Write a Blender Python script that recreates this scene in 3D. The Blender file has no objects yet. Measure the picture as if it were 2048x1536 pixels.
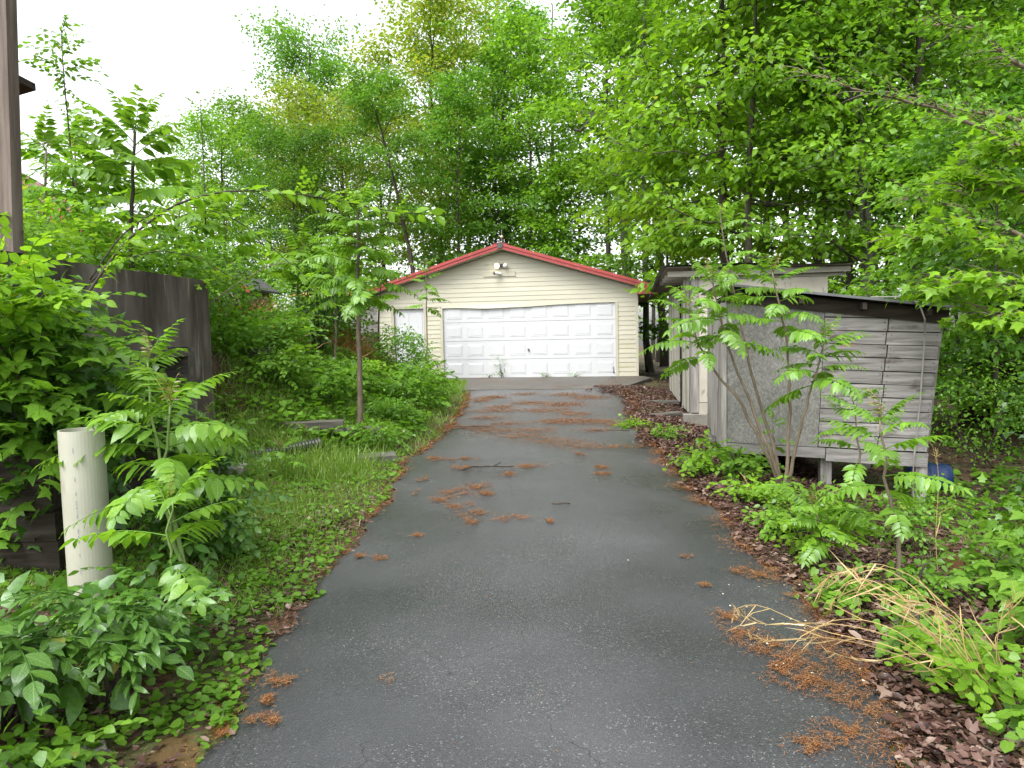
import bpy, math, random
import numpy as np
from mathutils import Vector, Matrix

# ------------------------------------------------------------------ camera, sky, sun, exposure
SC = bpy.context.scene
COL = SC.collection
FPX = 1450.0
PITCH = math.atan((768 - 661) / FPX)
ROLL = 0.022
EYE = np.array([0.0, 0.0, 1.6])
U0 = np.array([0, math.sin(PITCH), math.cos(PITCH)])
FW = np.array([0, math.cos(PITCH), -math.sin(PITCH)])
RT = np.array([math.cos(ROLL), 0, 0]) - math.sin(ROLL) * U0
UP = math.cos(ROLL) * U0 + np.array([math.sin(ROLL), 0, 0])
cam_d = bpy.data.cameras.new('camera')
cam_d.sensor_width = 36.0
cam_d.lens = 36.0 * FPX / 2048.0
cam_d.clip_start = 0.05
cam_d.clip_end = 500
cam = bpy.data.objects.new('camera', cam_d)
COL.objects.link(cam)
cam.matrix_world = Matrix(((RT[0], UP[0], -FW[0], 0), (RT[1], UP[1], -FW[1], 0), (RT[2], UP[2], -FW[2], 1.6), (0, 0, 0, 1)))
SC.camera = cam

SUN_EL, SUN_AZ = math.radians(58), math.radians(215)     # azimuth clockwise from +Y: behind the camera and to its left
W = bpy.data.worlds.new('World')
SC.world = W
W.use_nodes = True
wn, wl = W.node_tree.nodes, W.node_tree.links
wn.clear()
sky = wn.new('ShaderNodeTexSky')
sky.sky_type = 'NISHITA'
sky.sun_disc = False
sky.sun_elevation = SUN_EL
sky.sun_rotation = SUN_AZ
sky.air_density = 1.0
sky.dust_density = 3.0
sky.ozone_density = 1.0
hsv = wn.new('ShaderNodeHueSaturation')                    # a thick even cloud layer: almost no blue left
hsv.inputs['Saturation'].default_value = 0.15
hsv.inputs['Value'].default_value = 1.0
bg = wn.new('ShaderNodeBackground')
bg.inputs['Strength'].default_value = 0.15
wo = wn.new('ShaderNodeOutputWorld')
wl.new(sky.outputs[0], hsv.inputs['Color'])
wl.new(hsv.outputs[0], bg.inputs['Color'])
wl.new(bg.outputs[0], wo.inputs['Surface'])

sun_d = bpy.data.lights.new('sun', 'SUN')
sun_d.energy = 1.1
sun_d.angle = math.radians(35)
sun_d.color = (1.0, 0.97, 0.92)
sun = bpy.data.objects.new('sun', sun_d)
COL.objects.link(sun)
sd = Vector((math.sin(SUN_AZ) * math.cos(SUN_EL), math.cos(SUN_AZ) * math.cos(SUN_EL), math.sin(SUN_EL)))
sun.rotation_euler = sd.to_track_quat('Z', 'Y').to_euler()

vs = SC.view_settings
vs.view_transform = 'Standard'
vs.look = 'None'
vs.gamma = 1.0
vs.exposure = 1.66
vs.use_curve_mapping = False
SC.render.engine = 'CYCLES'
cy = SC.cycles
cy.max_bounces = 5
cy.diffuse_bounces = 3
cy.glossy_bounces = 2
cy.transmission_bounces = 3
cy.transparent_max_bounces = 4
cy.caustics_reflective = False
cy.caustics_refractive = False
cy.sample_clamp_indirect = 6.0
cy.use_denoising = True
cy.use_light_tree = False
cy.use_adaptive_sampling = True
cy.adaptive_threshold = 0.02
SC.render.film_transparent = False

# ------------------------------------------------------------------ helpers
RNG = np.random.default_rng(7)
random.seed(7)
PI = math.pi


def ray(x, y):
    return RT * (x - 1024) / FPX + UP * (768 - y) / FPX + FW


def at(x, y, Y):
    """The world point at depth Y (metres ahead) seen in the photograph at pixel x, y."""
    d = ray(x, y)
    return EYE + d * (Y / d[1])


def unit(v):
    v = np.asarray(v, float)
    return v / np.maximum(np.linalg.norm(v, axis=-1, keepdims=True), 1e-9)


def sstep(a, b, x):
    t = np.clip((x - a) / (b - a), 0, 1)
    return t * t * (3 - 2 * t)


def mesh_tris(name, V, F, rnd=None, smooth=False):
    """A mesh from a vertex array and a triangle array."""
    V = np.ascontiguousarray(V, np.float32)
    F = np.ascontiguousarray(F, np.int32)
    me = bpy.data.meshes.new(name)
    me.vertices.add(len(V))
    me.vertices.foreach_set('co', V.ravel())
    k = F.shape[1]
    me.loops.add(F.size)
    me.loops.foreach_set('vertex_index', F.ravel())
    me.polygons.add(len(F))
    me.polygons.foreach_set('loop_start', np.arange(0, F.size, k, dtype=np.int32))
    me.polygons.foreach_set('use_smooth', np.full(len(F), bool(smooth)))
    me.update(calc_edges=True)
    if rnd is not None:
        a = me.attributes.new('rnd', 'FLOAT', 'POINT')
        a.data.foreach_set('value', np.ascontiguousarray(rnd, np.float32))
    return me


class Geo:
    """Collects triangles of one mesh."""
    def __init__(s, veins=False):
        s.V, s.F, s.R, s.n, s.veins, s.LX, s.LY = [], [], [], 0, veins, [], []

    def add(s, V, F, r=None, lx=None, ly=None):
        V = np.asarray(V, float)
        if s.veins:
            s.LX.append(np.zeros(len(V)) if lx is None else lx)
            s.LY.append(np.zeros(len(V)) if ly is None else ly)
        F = np.asarray(F, int)
        s.V.append(V)
        s.F.append(F + s.n)
        s.R.append(np.full(len(V), 0.5) if r is None else np.broadcast_to(r, (len(V),)))
        s.n += len(V)
        return s

    def tube(s, P, rad, sides=6, cap=True):
        P = np.asarray(P, float)
        n = len(P)
        rad = np.broadcast_to(np.asarray(rad, float), (n,))
        T = np.gradient(P, axis=0)
        T = unit(T)
        ref = np.array([0.0, 0, 1]) if abs(T[:, 2]).mean() < 0.9 else np.array([1.0, 0, 0])
        A = unit(np.cross(T, ref))
        B = np.cross(T, A)
        th = np.linspace(0, 2 * PI, sides, endpoint=False)
        ring = A[:, None, :] * np.cos(th)[None, :, None] + B[:, None, :] * np.sin(th)[None, :, None]
        V = (P[:, None, :] + ring * rad[:, None, None]).reshape(-1, 3)
        i, j = np.meshgrid(np.arange(n - 1), np.arange(sides), indexing='ij')
        a = i * sides + j
        b = i * sides + (j + 1) % sides
        F = np.concatenate([np.stack([a, b, b + sides], -1).reshape(-1, 3), np.stack([a, b + sides, a + sides], -1).reshape(-1, 3)])
        if cap:
            k = np.arange(1, sides - 1)
            F = np.concatenate([F, np.stack([0 * k, k + 1, k], -1), (n - 1) * sides + np.stack([0 * k, k, k + 1], -1)])
        return s.add(V, F)

    def box(s, x0, x1, y0, y1, z0, z1):
        V = [(x, y, z) for z in (z0, z1) for y in (y0, y1) for x in (x0, x1)]
        F = [(0, 2, 3), (0, 3, 1), (4, 5, 7), (4, 7, 6), (0, 1, 5), (0, 5, 4), (2, 6, 7), (2, 7, 3), (0, 4, 6), (0, 6, 2), (1, 3, 7), (1, 7, 5)]
        return s.add(V, F)

    def prism(s, pts, off):
        """A flat polygon pts (n,3) pushed along the vector off."""
        p = np.asarray(pts, float)
        n = len(p)
        V = np.concatenate([p, p + np.asarray(off, float)])
        F = [(0, k, k + 1) for k in range(1, n - 1)] + [(n, n + k + 1, n + k) for k in range(1, n - 1)]
        for k in range(n):
            m = (k + 1) % n
            F += [(k, n + k, n + m), (k, n + m, m)]
        return s.add(V, F)

    def leaves(s, tpl, P, A, N, L, Wd, r=None):
        """Bakes a leaf outline at each point: A along the leaf, N its upper side."""
        tv, tf = tpl
        n = len(P)
        A = unit(A)
        B = unit(np.cross(N, A))
        C = np.cross(A, B)
        L = np.broadcast_to(L, (n,))[:, None, None]
        Wd = np.broadcast_to(Wd, (n,))[:, None, None]
        V = P[:, None, :] + A[:, None, :] * tv[None, :, 0:1] * L + B[:, None, :] * tv[None, :, 1:2] * Wd + C[:, None, :] * tv[None, :, 2:3] * L
        F = (tf[None] + (np.arange(n) * len(tv))[:, None, None]).reshape(-1, 3)
        rr = np.repeat(RNG.random(n) if r is None else np.broadcast_to(r, (n,)), len(tv))
        if s.veins:
            return s.add(V.reshape(-1, 3), F, rr, np.tile(tv[:, 0], n), np.tile(tv[:, 1] + 2.0, n))
        return s.add(V.reshape(-1, 3), F, rr)

    def mesh(s, name, smooth=False):
        me = mesh_tris(name, np.concatenate(s.V), np.concatenate(s.F), np.concatenate(s.R), smooth)
        if s.veins:
            for nm, q in (('lx', s.LX), ('ly', s.LY)):
                me.attributes.new(nm, 'FLOAT', 'POINT').data.foreach_set('value', np.concatenate(q).astype(np.float32))
        return me


LEAF2 = (np.array([(0, 0, 0), (.42, .5, .06), (1, 0, -.06), (.42, -.5, .06)]), np.array([(0, 2, 1), (0, 3, 2)]))
_v = [(0, 0, 0), (.35, 0, 0), (.7, 0, -.05), (1, 0, -.16), (.28, .46, .045), (.66, .34, -.01), (.28, -.46, .045), (.66, -.34, -.01)]
LEAF8 = (np.array(_v), np.array([(0, 1, 4), (1, 5, 4), (1, 2, 5), (2, 3, 5), (0, 6, 1), (1, 6, 7), (1, 7, 2), (2, 7, 3)]))
_o = [(.10, .20), (.24, .40), (.42, .48), (.62, .40), (.80, .22), (.91, .09)]
_mid = [(0, 0, 0), (.24, 0, -.005), (.5, 0, -.02), (.76, 0, -.06), (1, 0, -.15)]
_l = _mid + [(x, y, .10 * y - .16 * x ** 2.4 + .012 * (-1) ** k) for k, (x, y) in enumerate(_o)] + [(x, -y, .10 * y - .16 * x ** 2.4 - .012 * (-1) ** k) for k, (x, y) in enumerate(_o)]
_f = [(0, 1, 5), (1, 6, 5), (1, 7, 6), (1, 2, 7), (2, 8, 7), (2, 3, 8), (3, 9, 8), (3, 10, 9), (3, 4, 10)]
OVATE = (np.array(_l), np.array(_f + [(a if a < 5 else a + 6, c if c < 5 else c + 6, b if b < 5 else b + 6) for a, b, c in _f]))
_m = [(.32, 0, 0), (0, 0, 0), (.02, .34, -.03), (.22, .30, 0), (.34, .56, -.05), (.50, .22, 0), (1.0, 0, -.12), (.50, -.22, 0), (.34, -.56, -.05), (.22, -.30, 0), (.02, -.34, -.03)]
MAPLE = (np.array(_m), np.array([(0, i, i % 10 + 1) for i in range(1, 11)]))
_h = [(.45, 0, -.03), (0.08, 0, 0), (0, .28, .05), (.25, .5, .05), (.65, .42, .0), (1, 0, -.06), (.65, -.42, .0), (.25, -.5, .05), (0, -.28, .05)]
HEART = (np.array(_h), np.array([(0, i, i % 8 + 1) for i in range(1, 9)]))
BLADE = (np.array([(0, .5, 0), (0, -.5, 0), (.55, .38, .06), (.55, -.38, .06), (1, 0, -.10)]), np.array([(0, 1, 3), (0, 3, 2), (2, 3, 4)]))
DEAD = (np.array([(0, 0, 0), (.28, .48, .08), (.72, .36, .05), (1, 0, .03), (.7, -.4, .10), (.3, -.45, .03), (.5, 0, -.01)]),
        np.array([(6, 0, 1), (6, 1, 2), (6, 2, 3), (6, 3, 4), (6, 4, 5), (6, 5, 0)]))


_c = [(0, 0, .02), (.33, 0, -.04), (.68, 0, -.03), (1, 0, .08), (.22, .40, .10), (.5, .30, .02), (.68, .52, .12), (.22, -.42, .07), (.5, -.28, .01), (.7, -.5, .1)]
CURL = (np.array(_c), np.array([(0, 1, 4), (1, 5, 4), (1, 2, 5), (2, 6, 5), (2, 3, 6), (0, 7, 1), (1, 7, 8), (1, 8, 2), (2, 8, 9), (2, 9, 3)]))


def ob(name, me, mat=None, parent=None, loc=None, kind=None, label=None, cat=None, group=None):
    o = bpy.data.objects.new(name, me)
    COL.objects.link(o)
    if me is not None and mat is not None and not len(me.materials):
        me.materials.append(mat)
    if parent is not None:
        o.parent = parent
    if loc is not None:
        o.location = loc
    tag(o, label, cat, group, kind)
    return o


def tag(o, label=None, cat=None, group=None, kind=None):
    if cat and not kind:
        kind = 'thing'
    for k, v in (('label', label), ('category', cat), ('group', group), ('kind', kind)):
        if v:
            o[k] = v
    return o


def thing(name, label, cat, loc=(0, 0, 0), rz=0.0, group=None):
    o = bpy.data.objects.new(name, None)
    COL.objects.link(o)
    o.location = loc
    o.rotation_euler = (0, 0, rz)
    return tag(o, label, cat, group, 'thing')


def g1(f, *a, **k):
    g = Geo()
    getattr(g, f)(*a, **k)
    return g.mesh('m')


# ------------------------------------------------------------------ materials
def new_mat(name):
    m = bpy.data.materials.new(name)
    m.use_nodes = True
    nt = m.node_tree
    nt.nodes.clear()
    out = nt.nodes.new('ShaderNodeOutputMaterial')
    return m, nt.nodes, nt.links, out


def node(ns, t, **k):
    n = ns.new(t)
    for a, v in k.items():
        if a in n.inputs:
            n.inputs[a].default_value = v
        else:
            setattr(n, a, v)
    return n


def ramp(ns, stops):
    r = ns.new('ShaderNodeValToRGB')
    e = r.color_ramp.elements
    while len(e) < len(stops):
        e.new(0.5)
    for i, (p, c) in enumerate(stops):
        e[i].position = p
        e[i].color = (*c, 1) if len(c) == 3 else c
    return r


def leaf_mat(name, cols, trans=0.42, gloss=0.05, vein=False, rough=0.35, tint=(1.15, 1.15, 0.55)):
    m, ns, L, out = new_mat(name)
    at_ = node(ns, 'ShaderNodeAttribute', attribute_name='rnd')
    cr = ramp(ns, [(.93 * i / max(1, len(cols) - 1), c) for i, c in enumerate(cols)] + ([(1.0, (.34, .30, .06))] if vein else []))   # a few leaves have yellowed
    L.new(at_.outputs['Fac'], cr.inputs[0])
    oi = node(ns, 'ShaderNodeObjectInfo')
    mr = node(ns, 'ShaderNodeMapRange')
    mr.inputs['To Min'].default_value = 0.82
    mr.inputs['To Max'].default_value = 1.18
    L.new(oi.outputs['Random'], mr.inputs['Value'])
    hs = node(ns, 'ShaderNodeHueSaturation')
    L.new(cr.outputs[0], hs.inputs['Color'])
    L.new(mr.outputs[0], hs.inputs['Value'])
    if vein:
        # midrib and side ribs paler than the blade; leaves without rib data stay plain
        ax, ay = node(ns, 'ShaderNodeAttribute', attribute_name='lx'), node(ns, 'ShaderNodeAttribute', attribute_name='ly')

        def mth(op, a, b=None, c=None):
            n_ = node(ns, 'ShaderNodeMath', operation=op)
            for k_, q_ in enumerate((a, b, c)):
                if q_ is None:
                    continue
                if isinstance(q_, (int, float)):
                    n_.inputs[k_].default_value = q_
                else:
                    L.new(q_, n_.inputs[k_])
            return n_.outputs[0]
        dist = mth('ABSOLUTE', mth('SUBTRACT', ay.outputs['Fac'], 2.0))
        has = mth('GREATER_THAN', ay.outputs['Fac'], .5)
        rib = mth('LESS_THAN', dist, .028)
        wv = mth('SINE', mth('MULTIPLY', mth('MULTIPLY_ADD', dist, -.75, ax.outputs['Fac']), 44.0))
        side = mth('MULTIPLY', mth('GREATER_THAN', wv, .86), .55)
        nzl = node(ns, 'ShaderNodeTexNoise')
        nzl.inputs['Scale'].default_value = 35.0
        fac = mth('MULTIPLY', mth('MULTIPLY', mth('MAXIMUM', rib, side), has), .45)
        mv = node(ns, 'ShaderNodeMix', data_type='RGBA')
        L.new(fac, mv.inputs[0])
        L.new(hs.outputs[0], mv.inputs[6])
        mv.inputs[7].default_value = (.24, .36, .10, 1)
        h2 = node(ns, 'ShaderNodeHueSaturation')
        L.new(mv.outputs[2], h2.inputs['Color'])
        mrv = node(ns, 'ShaderNodeMapRange')
        mrv.inputs['From Min'].default_value = .3
        mrv.inputs['From Max'].default_value = .7
        mrv.inputs['To Min'].default_value = .78
        mrv.inputs['To Max'].default_value = 1.18
        L.new(nzl.outputs['Fac'], mrv.inputs['Value'])
        L.new(mrv.outputs[0], h2.inputs['Value'])
        hs = h2
    df = node(ns, 'ShaderNodeBsdfDiffuse')
    tr = node(ns, 'ShaderNodeBsdfTranslucent')
    L.new(hs.outputs[0], df.inputs['Color'])
    mu = node(ns, 'ShaderNodeMix', data_type='RGBA', blend_type='MULTIPLY')
    mu.inputs['Factor'].default_value = 1.0
    mu.inputs['B'].default_value = (*tint, 1)
    mu.clamp_result = False
    L.new(hs.outputs[0], mu.inputs[6])
    mu.inputs[7].default_value = (*tint, 1)
    L.new(mu.outputs[2], tr.inputs['Color'])
    mx = node(ns, 'ShaderNodeMixShader')
    mx.inputs[0].default_value = trans
    L.new(df.outputs[0], mx.inputs[1])
    L.new(tr.outputs[0], mx.inputs[2])
    last = mx
    if gloss:
        gl = node(ns, 'ShaderNodeBsdfGlossy')
        gl.inputs['Roughness'].default_value = rough
        gl.inputs['Color'].default_value = (.9, .95, 1, 1)
        m2 = node(ns, 'ShaderNodeMixShader')
        m2.inputs[0].default_value = gloss
        L.new(mx.outputs[0], m2.inputs[1])
        L.new(gl.outputs[0], m2.inputs[2])
        last = m2
    L.new(last.outputs[0], out.inputs['Surface'])
    return m


def surf_mat(name, cols, scale=(4, 4, 4), noise=1.0, detail=6, rough=(0.8, 0.9), bump=0.15, bscale=None, spec=0.3, coords='Object', rand=0.0, extra=None, metal=0.0, distort=0.0):
    """Colour ramp over stretched noise, with bump."""
    m, ns, L, out = new_mat(name)
    tc = node(ns, 'ShaderNodeTexCoord')
    mp = node(ns, 'ShaderNodeMapping')
    mp.inputs['Scale'].default_value = scale
    L.new(tc.outputs[coords], mp.inputs['Vector'])
    oi = node(ns, 'ShaderNodeObjectInfo')
    if rand:
        va = node(ns, 'ShaderNodeVectorMath', operation='ADD')
        mm = node(ns, 'ShaderNodeMath', operation='MULTIPLY')
        mm.inputs[1].default_value = 37.0
        L.new(oi.outputs['Random'], mm.inputs[0])
        L.new(mp.outputs[0], va.inputs[0])
        L.new(mm.outputs[0], va.inputs[1])
        vec = va.outputs[0]
    else:
        vec = mp.outputs[0]
    nz = node(ns, 'ShaderNodeTexNoise')
    nz.inputs['Scale'].default_value = noise
    nz.inputs['Detail'].default_value = detail
    nz.inputs['Roughness'].default_value = 0.62
    nz.inputs['Distortion'].default_value = distort
    L.new(vec, nz.inputs['Vector'])
    cr = ramp(ns, [(p_, tuple(.87 * q_ for q_ in c_)) for p_, c_ in cols])
    L.new(nz.outputs['Fac'], cr.inputs[0])
    col = cr.outputs[0]
    if rand:
        mr = node(ns, 'ShaderNodeMapRange')
        mr.inputs['To Min'].default_value = 1 - rand
        mr.inputs['To Max'].default_value = 1 + rand
        L.new(oi.outputs['Random'], mr.inputs['Value'])
        hs = node(ns, 'ShaderNodeHueSaturation')
        L.new(col, hs.inputs['Color'])
        L.new(mr.outputs[0], hs.inputs['Value'])
        col = hs.outputs[0]
    if extra:
        col = extra(ns, L, tc, col)
    pb = node(ns, 'ShaderNodeBsdfPrincipled')
    pb.inputs['Metallic'].default_value = metal
    pb.inputs['Specular IOR Level'].default_value = spec
    L.new(col, pb.inputs['Base Color'])
    rr = node(ns, 'ShaderNodeMapRange')
    rr.inputs['To Min'].default_value = rough[0]
    rr.inputs['To Max'].default_value = rough[1]
    L.new(nz.outputs['Fac'], rr.inputs['Value'])
    L.new(rr.outputs[0], pb.inputs['Roughness'])
    if bump:
        bp = node(ns, 'ShaderNodeBump')
        bp.inputs['Strength'].default_value = bump
        bp.inputs['Distance'].default_value = 0.02
        if bscale:
            n2 = node(ns, 'ShaderNodeTexNoise')
            n2.inputs['Scale'].default_value = bscale
            n2.inputs['Detail'].default_value = 5
            L.new(vec, n2.inputs['Vector'])
            L.new(n2.outputs['Fac'], bp.inputs['Height'])
        else:
            L.new(nz.outputs['Fac'], bp.inputs['Height'])
        L.new(bp.outputs[0], pb.inputs['Normal'])
    L.new(pb.outputs[0], out.inputs['Surface'])
    return m


def stain(color, scale, thr, soft=0.15, amt=0.8, mapping=(1, 1, 1), zramp=None):
    """Dirt with a shape of its own laid over a colour (a noise mask, optionally only low down)."""
    def f(ns, L, tc, col):
        mp = node(ns, 'ShaderNodeMapping')
        mp.inputs['Scale'].default_value = mapping
        L.new(tc.outputs['Object'], mp.inputs['Vector'])
        nz = node(ns, 'ShaderNodeTexNoise')
        nz.inputs['Scale'].default_value = scale
        nz.inputs['Detail'].default_value = 7
        L.new(mp.outputs[0], nz.inputs['Vector'])
        mr = node(ns, 'ShaderNodeMapRange')
        mr.inputs['From Min'].default_value = thr
        mr.inputs['From Max'].default_value = thr + soft
        mr.inputs['To Max'].default_value = amt
        L.new(nz.outputs['Fac'], mr.inputs['Value'])
        fac = mr.outputs[0]
        if zramp:
            sp = node(ns, 'ShaderNodeSeparateXYZ')
            L.new(tc.outputs['Object'], sp.inputs[0])
            m2 = node(ns, 'ShaderNodeMapRange')
            m2.inputs['From Min'].default_value = zramp[0]
            m2.inputs['From Max'].default_value = zramp[1]
            L.new(sp.outputs['Z'], m2.inputs['Value'])
            mu = node(ns, 'ShaderNodeMath', operation='MULTIPLY')
            L.new(fac, mu.inputs[0])
            L.new(m2.outputs[0], mu.inputs[1])
            fac = mu.outputs[0]
        mx = node(ns, 'ShaderNodeMix', data_type='RGBA')
        L.new(fac, mx.inputs[0])
        L.new(col, mx.inputs[6])
        mx.inputs[7].default_value = (*color, 1)
        return mx.outputs[2]
    return f


def chain(*fs):
    def f(ns, L, tc, col):
        for g in fs:
            col = g(ns, L, tc, col)
        return col
    return f


M = {}
M['leaf_far'] = leaf_mat('leaf_far', [(.115, .25, .022), (.17, .345, .03), (.24, .44, .045)], .56, .015)
M['leaf_far_cool'] = leaf_mat('leaf_far_cool', [(.095, .235, .03), (.14, .315, .042), (.20, .40, .058)], .56, .015)
M['leaf_far_gold'] = leaf_mat('leaf_far_gold', [(.155, .25, .024), (.215, .34, .034), (.265, .35, .046), (.30, .27, .055)], .56, .015)
M['leaf_deep'] = leaf_mat('leaf_deep', [(.060, .165, .016), (.092, .225, .022), (.14, .30, .03)], .50, .02)
M['leaf_bright'] = leaf_mat('leaf_bright', [(.13, .27, .017), (.19, .37, .026), (.265, .46, .038)], .54, .015, vein=True)
M['leaf_mid'] = leaf_mat('leaf_mid', [(.090, .215, .018), (.135, .29, .026), (.19, .375, .038)], .52, .02, vein=True)
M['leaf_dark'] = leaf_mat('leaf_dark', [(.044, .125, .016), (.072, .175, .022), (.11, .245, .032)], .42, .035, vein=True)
M['leaf_frond'] = leaf_mat('leaf_frond', [(.105, .235, .02), (.15, .31, .028), (.21, .39, .04)], .50, .025, vein=True)
M['leaf_young'] = leaf_mat('leaf_young', [(.17, .27, .04), (.21, .27, .05), (.24, .19, .06), (.24, .14, .08)], .44, .04, tint=(1.1, 1.0, .6))
M['grass'] = leaf_mat('grass', [(.11, .21, .026), (.16, .28, .036), (.23, .32, .06)], .40, .03)
M['straw'] = leaf_mat('straw', [(.36, .25, .10), (.46, .33, .14), (.52, .40, .20)], .25, .04, tint=(1, 1, .9))
M['straw_orange'] = leaf_mat('straw_orange', [(.36, .18, .06), (.47, .26, .09), (.52, .34, .15)], .25, .03, tint=(1, 1, .9))
M['litter'] = leaf_mat('litter', [(.022, .013, .010), (.062, .032, .024), (.105, .056, .043), (.15, .092, .072), (.24, .175, .135)], .10, .02, rough=.4, tint=(1, 1, 1))
M['catkin'] = leaf_mat('catkin', [(.085, .034, .014), (.165, .064, .022), (.235, .105, .038), (.29, .17, .08)], .1, .02, tint=(1, 1, 1))
M['petal'] = leaf_mat('petal', [(.42, .37, .27), (.62, .58, .46)], .2, .02, tint=(1, 1, 1))

M['bark'] = surf_mat('bark', [(.25, (.035, .028, .022)), (.5, (.075, .062, .05)), (.8, (.14, .125, .10))], (9, 9, 1.6), 1.4, 7, bump=.6, rand=.25)
M['bark_pale'] = surf_mat('bark_pale', [(.25, (.04, .036, .03)), (.5, (.105, .098, .082)), (.75, (.19, .18, .155))], (7, 7, 1.8), 1.3, 7, bump=.5, rand=.15,
                          extra=stain((.05, .075, .03), 1.2, .5, .15, .55))
M['stem_brown'] = surf_mat('stem_brown', [(.3, (.10, .075, .05)), (.6, (.20, .16, .115)), (.8, (.28, .24, .18))], (14, 14, 3), 1.5, 6, bump=.3, rand=.2)
M['stem_dark'] = surf_mat('stem_dark', [(.3, (.03, .024, .02)), (.7, (.08, .062, .048))], (14, 14, 3), 1.5, 5, bump=.2, rand=.2)
M['stem_green'] = surf_mat('stem_green', [(.3, (.10, .17, .04)), (.7, (.19, .27, .08))], (14, 14, 3), 1.5, 4, bump=0, rand=.15)

M['ground'] = surf_mat('ground', [(.3, (.028, .018, .012)), (.48, (.062, .040, .024)), (.62, (.10, .068, .040)), (.8, (.135, .10, .06))], (1, 1, 1), 2.6, 12, (.85, .97), 1.0, 22,
                       extra=chain(stain((.065, .085, .022), .9, .50, .12, .75), stain((.12, .045, .02), 3.2, .56, .06, .5)))


def asphalt():
    m, ns, L, out = new_mat('asphalt')
    tc = node(ns, 'ShaderNodeTexCoord')
    big = node(ns, 'ShaderNodeTexNoise')
    big.inputs['Scale'].default_value = 0.55
    big.inputs['Detail'].default_value = 5
    L.new(tc.outputs['Object'], big.inputs['Vector'])
    cr = ramp(ns, [(.30, (.021, .0225, .0245)), (.5, (.046, .048, .052)), (.70, (.074, .076, .080))])
    L.new(big.outputs['Fac'], cr.inputs[0])
    fine = node(ns, 'ShaderNodeTexVoronoi')
    fine.inputs['Scale'].default_value = 170
    L.new(tc.outputs['Object'], fine.inputs['Vector'])
    # aggregate stones: each cell its own grey
    sep = node(ns, 'ShaderNodeSeparateColor')
    L.new(fine.outputs['Color'], sep.inputs[0])
    st = ramp(ns, [(.0, (.55, .55, .55)), (.75, (1.0, 1.0, 1.0)), (.93, (1.3, 1.27, 1.22)), (.975, (2.4, 2.3, 2.15)), (1, (4.2, 4.0, 3.6))])
    L.new(sep.outputs[0], st.inputs[0])
    # stones show where the tar has worn off
    wear = node(ns, 'ShaderNodeTexNoise')
    wear.inputs['Scale'].default_value = 1.6
    wear.inputs['Detail'].default_value = 6
    L.new(tc.outputs['Object'], wear.inputs['Vector'])
    wr = node(ns, 'ShaderNodeMapRange')
    wr.inputs['From Min'].default_value = .35
    wr.inputs['From Max'].default_value = .62
    wr.inputs['To Min'].default_value = .15
    L.new(wear.outputs['Fac'], wr.inputs['Value'])
    mu = node(ns, 'ShaderNodeMix', data_type='RGBA', blend_type='MULTIPLY')
    L.new(wr.outputs[0], mu.inputs[0])
    L.new(cr.outputs[0], mu.inputs[6])
    L.new(st.outputs[0], mu.inputs[7])
    # hairline cracks
    dn = node(ns, 'ShaderNodeTexNoise')
    dn.inputs['Scale'].default_value = 2.5
    dn.inputs['Detail'].default_value = 6
    L.new(tc.outputs['Object'], dn.inputs['Vector'])
    va = node(ns, 'ShaderNodeVectorMath', operation='MULTIPLY_ADD')
    va.inputs[1].default_value = (.45, .45, .45)
    L.new(dn.outputs['Color'], va.inputs[0])
    L.new(tc.outputs['Object'], va.inputs[2])
    ck = node(ns, 'ShaderNodeTexVoronoi', feature='DISTANCE_TO_EDGE')
    ck.inputs['Scale'].default_value = 2.3
    L.new(va.outputs[0], ck.inputs['Vector'])
    cm = node(ns, 'ShaderNodeMapRange')
    cm.inputs['From Min'].default_value = .0
    cm.inputs['From Max'].default_value = .006
    cm.inputs['To Min'].default_value = 1
    cm.inputs['To Max'].default_value = 0
    L.new(ck.outputs['Distance'], cm.inputs['Value'])
    cmask = node(ns, 'ShaderNodeTexNoise')
    cmask.inputs['Scale'].default_value = 1.1
    cmask.inputs['Detail'].default_value = 4
    L.new(tc.outputs['Object'], cmask.inputs['Vector'])
    cmr = node(ns, 'ShaderNodeMapRange')
    cmr.inputs['From Min'].default_value = .46
    cmr.inputs['From Max'].default_value = .58
    L.new(cmask.outputs['Fac'], cmr.inputs['Value'])
    cmu = node(ns, 'ShaderNodeMath', operation='MULTIPLY')
    L.new(cm.outputs[0], cmu.inputs[0])
    L.new(cmr.outputs[0], cmu.inputs[1])
    mx = node(ns, 'ShaderNodeMix', data_type='RGBA')
    L.new(cmu.outputs[0], mx.inputs[0])
    L.new(mu.outputs[2], mx.inputs[6])
    mx.inputs[7].default_value = (.018, .018, .018, 1)
    pb = node(ns, 'ShaderNodeBsdfPrincipled')
    L.new(mx.outputs[2], pb.inputs['Base Color'])
    pb.inputs['Specular IOR Level'].default_value = .5
    rr = node(ns, 'ShaderNodeMapRange')
    rr.inputs['From Min'].default_value = .3
    rr.inputs['From Max'].default_value = .7
    rr.inputs['To Min'].default_value = .19
    rr.inputs['To Max'].default_value = .50
    L.new(big.outputs['Fac'], rr.inputs['Value'])
    L.new(rr.outputs[0], pb.inputs['Roughness'])
    ad = node(ns, 'ShaderNodeMath', operation='MULTIPLY_ADD')
    ad.inputs[1].default_value = -.9
    L.new(cmu.outputs[0], ad.inputs[0])
    L.new(fine.outputs['Distance'], ad.inputs[2])
    bp = node(ns, 'ShaderNodeBump')
    bp.inputs['Strength'].default_value = .35
    bp.inputs['Distance'].default_value = .006
    L.new(ad.outputs[0], bp.inputs['Height'])
    L.new(bp.outputs[0], pb.inputs['Normal'])
    L.new(pb.outputs[0], out.inputs['Surface'])
    return m


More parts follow.
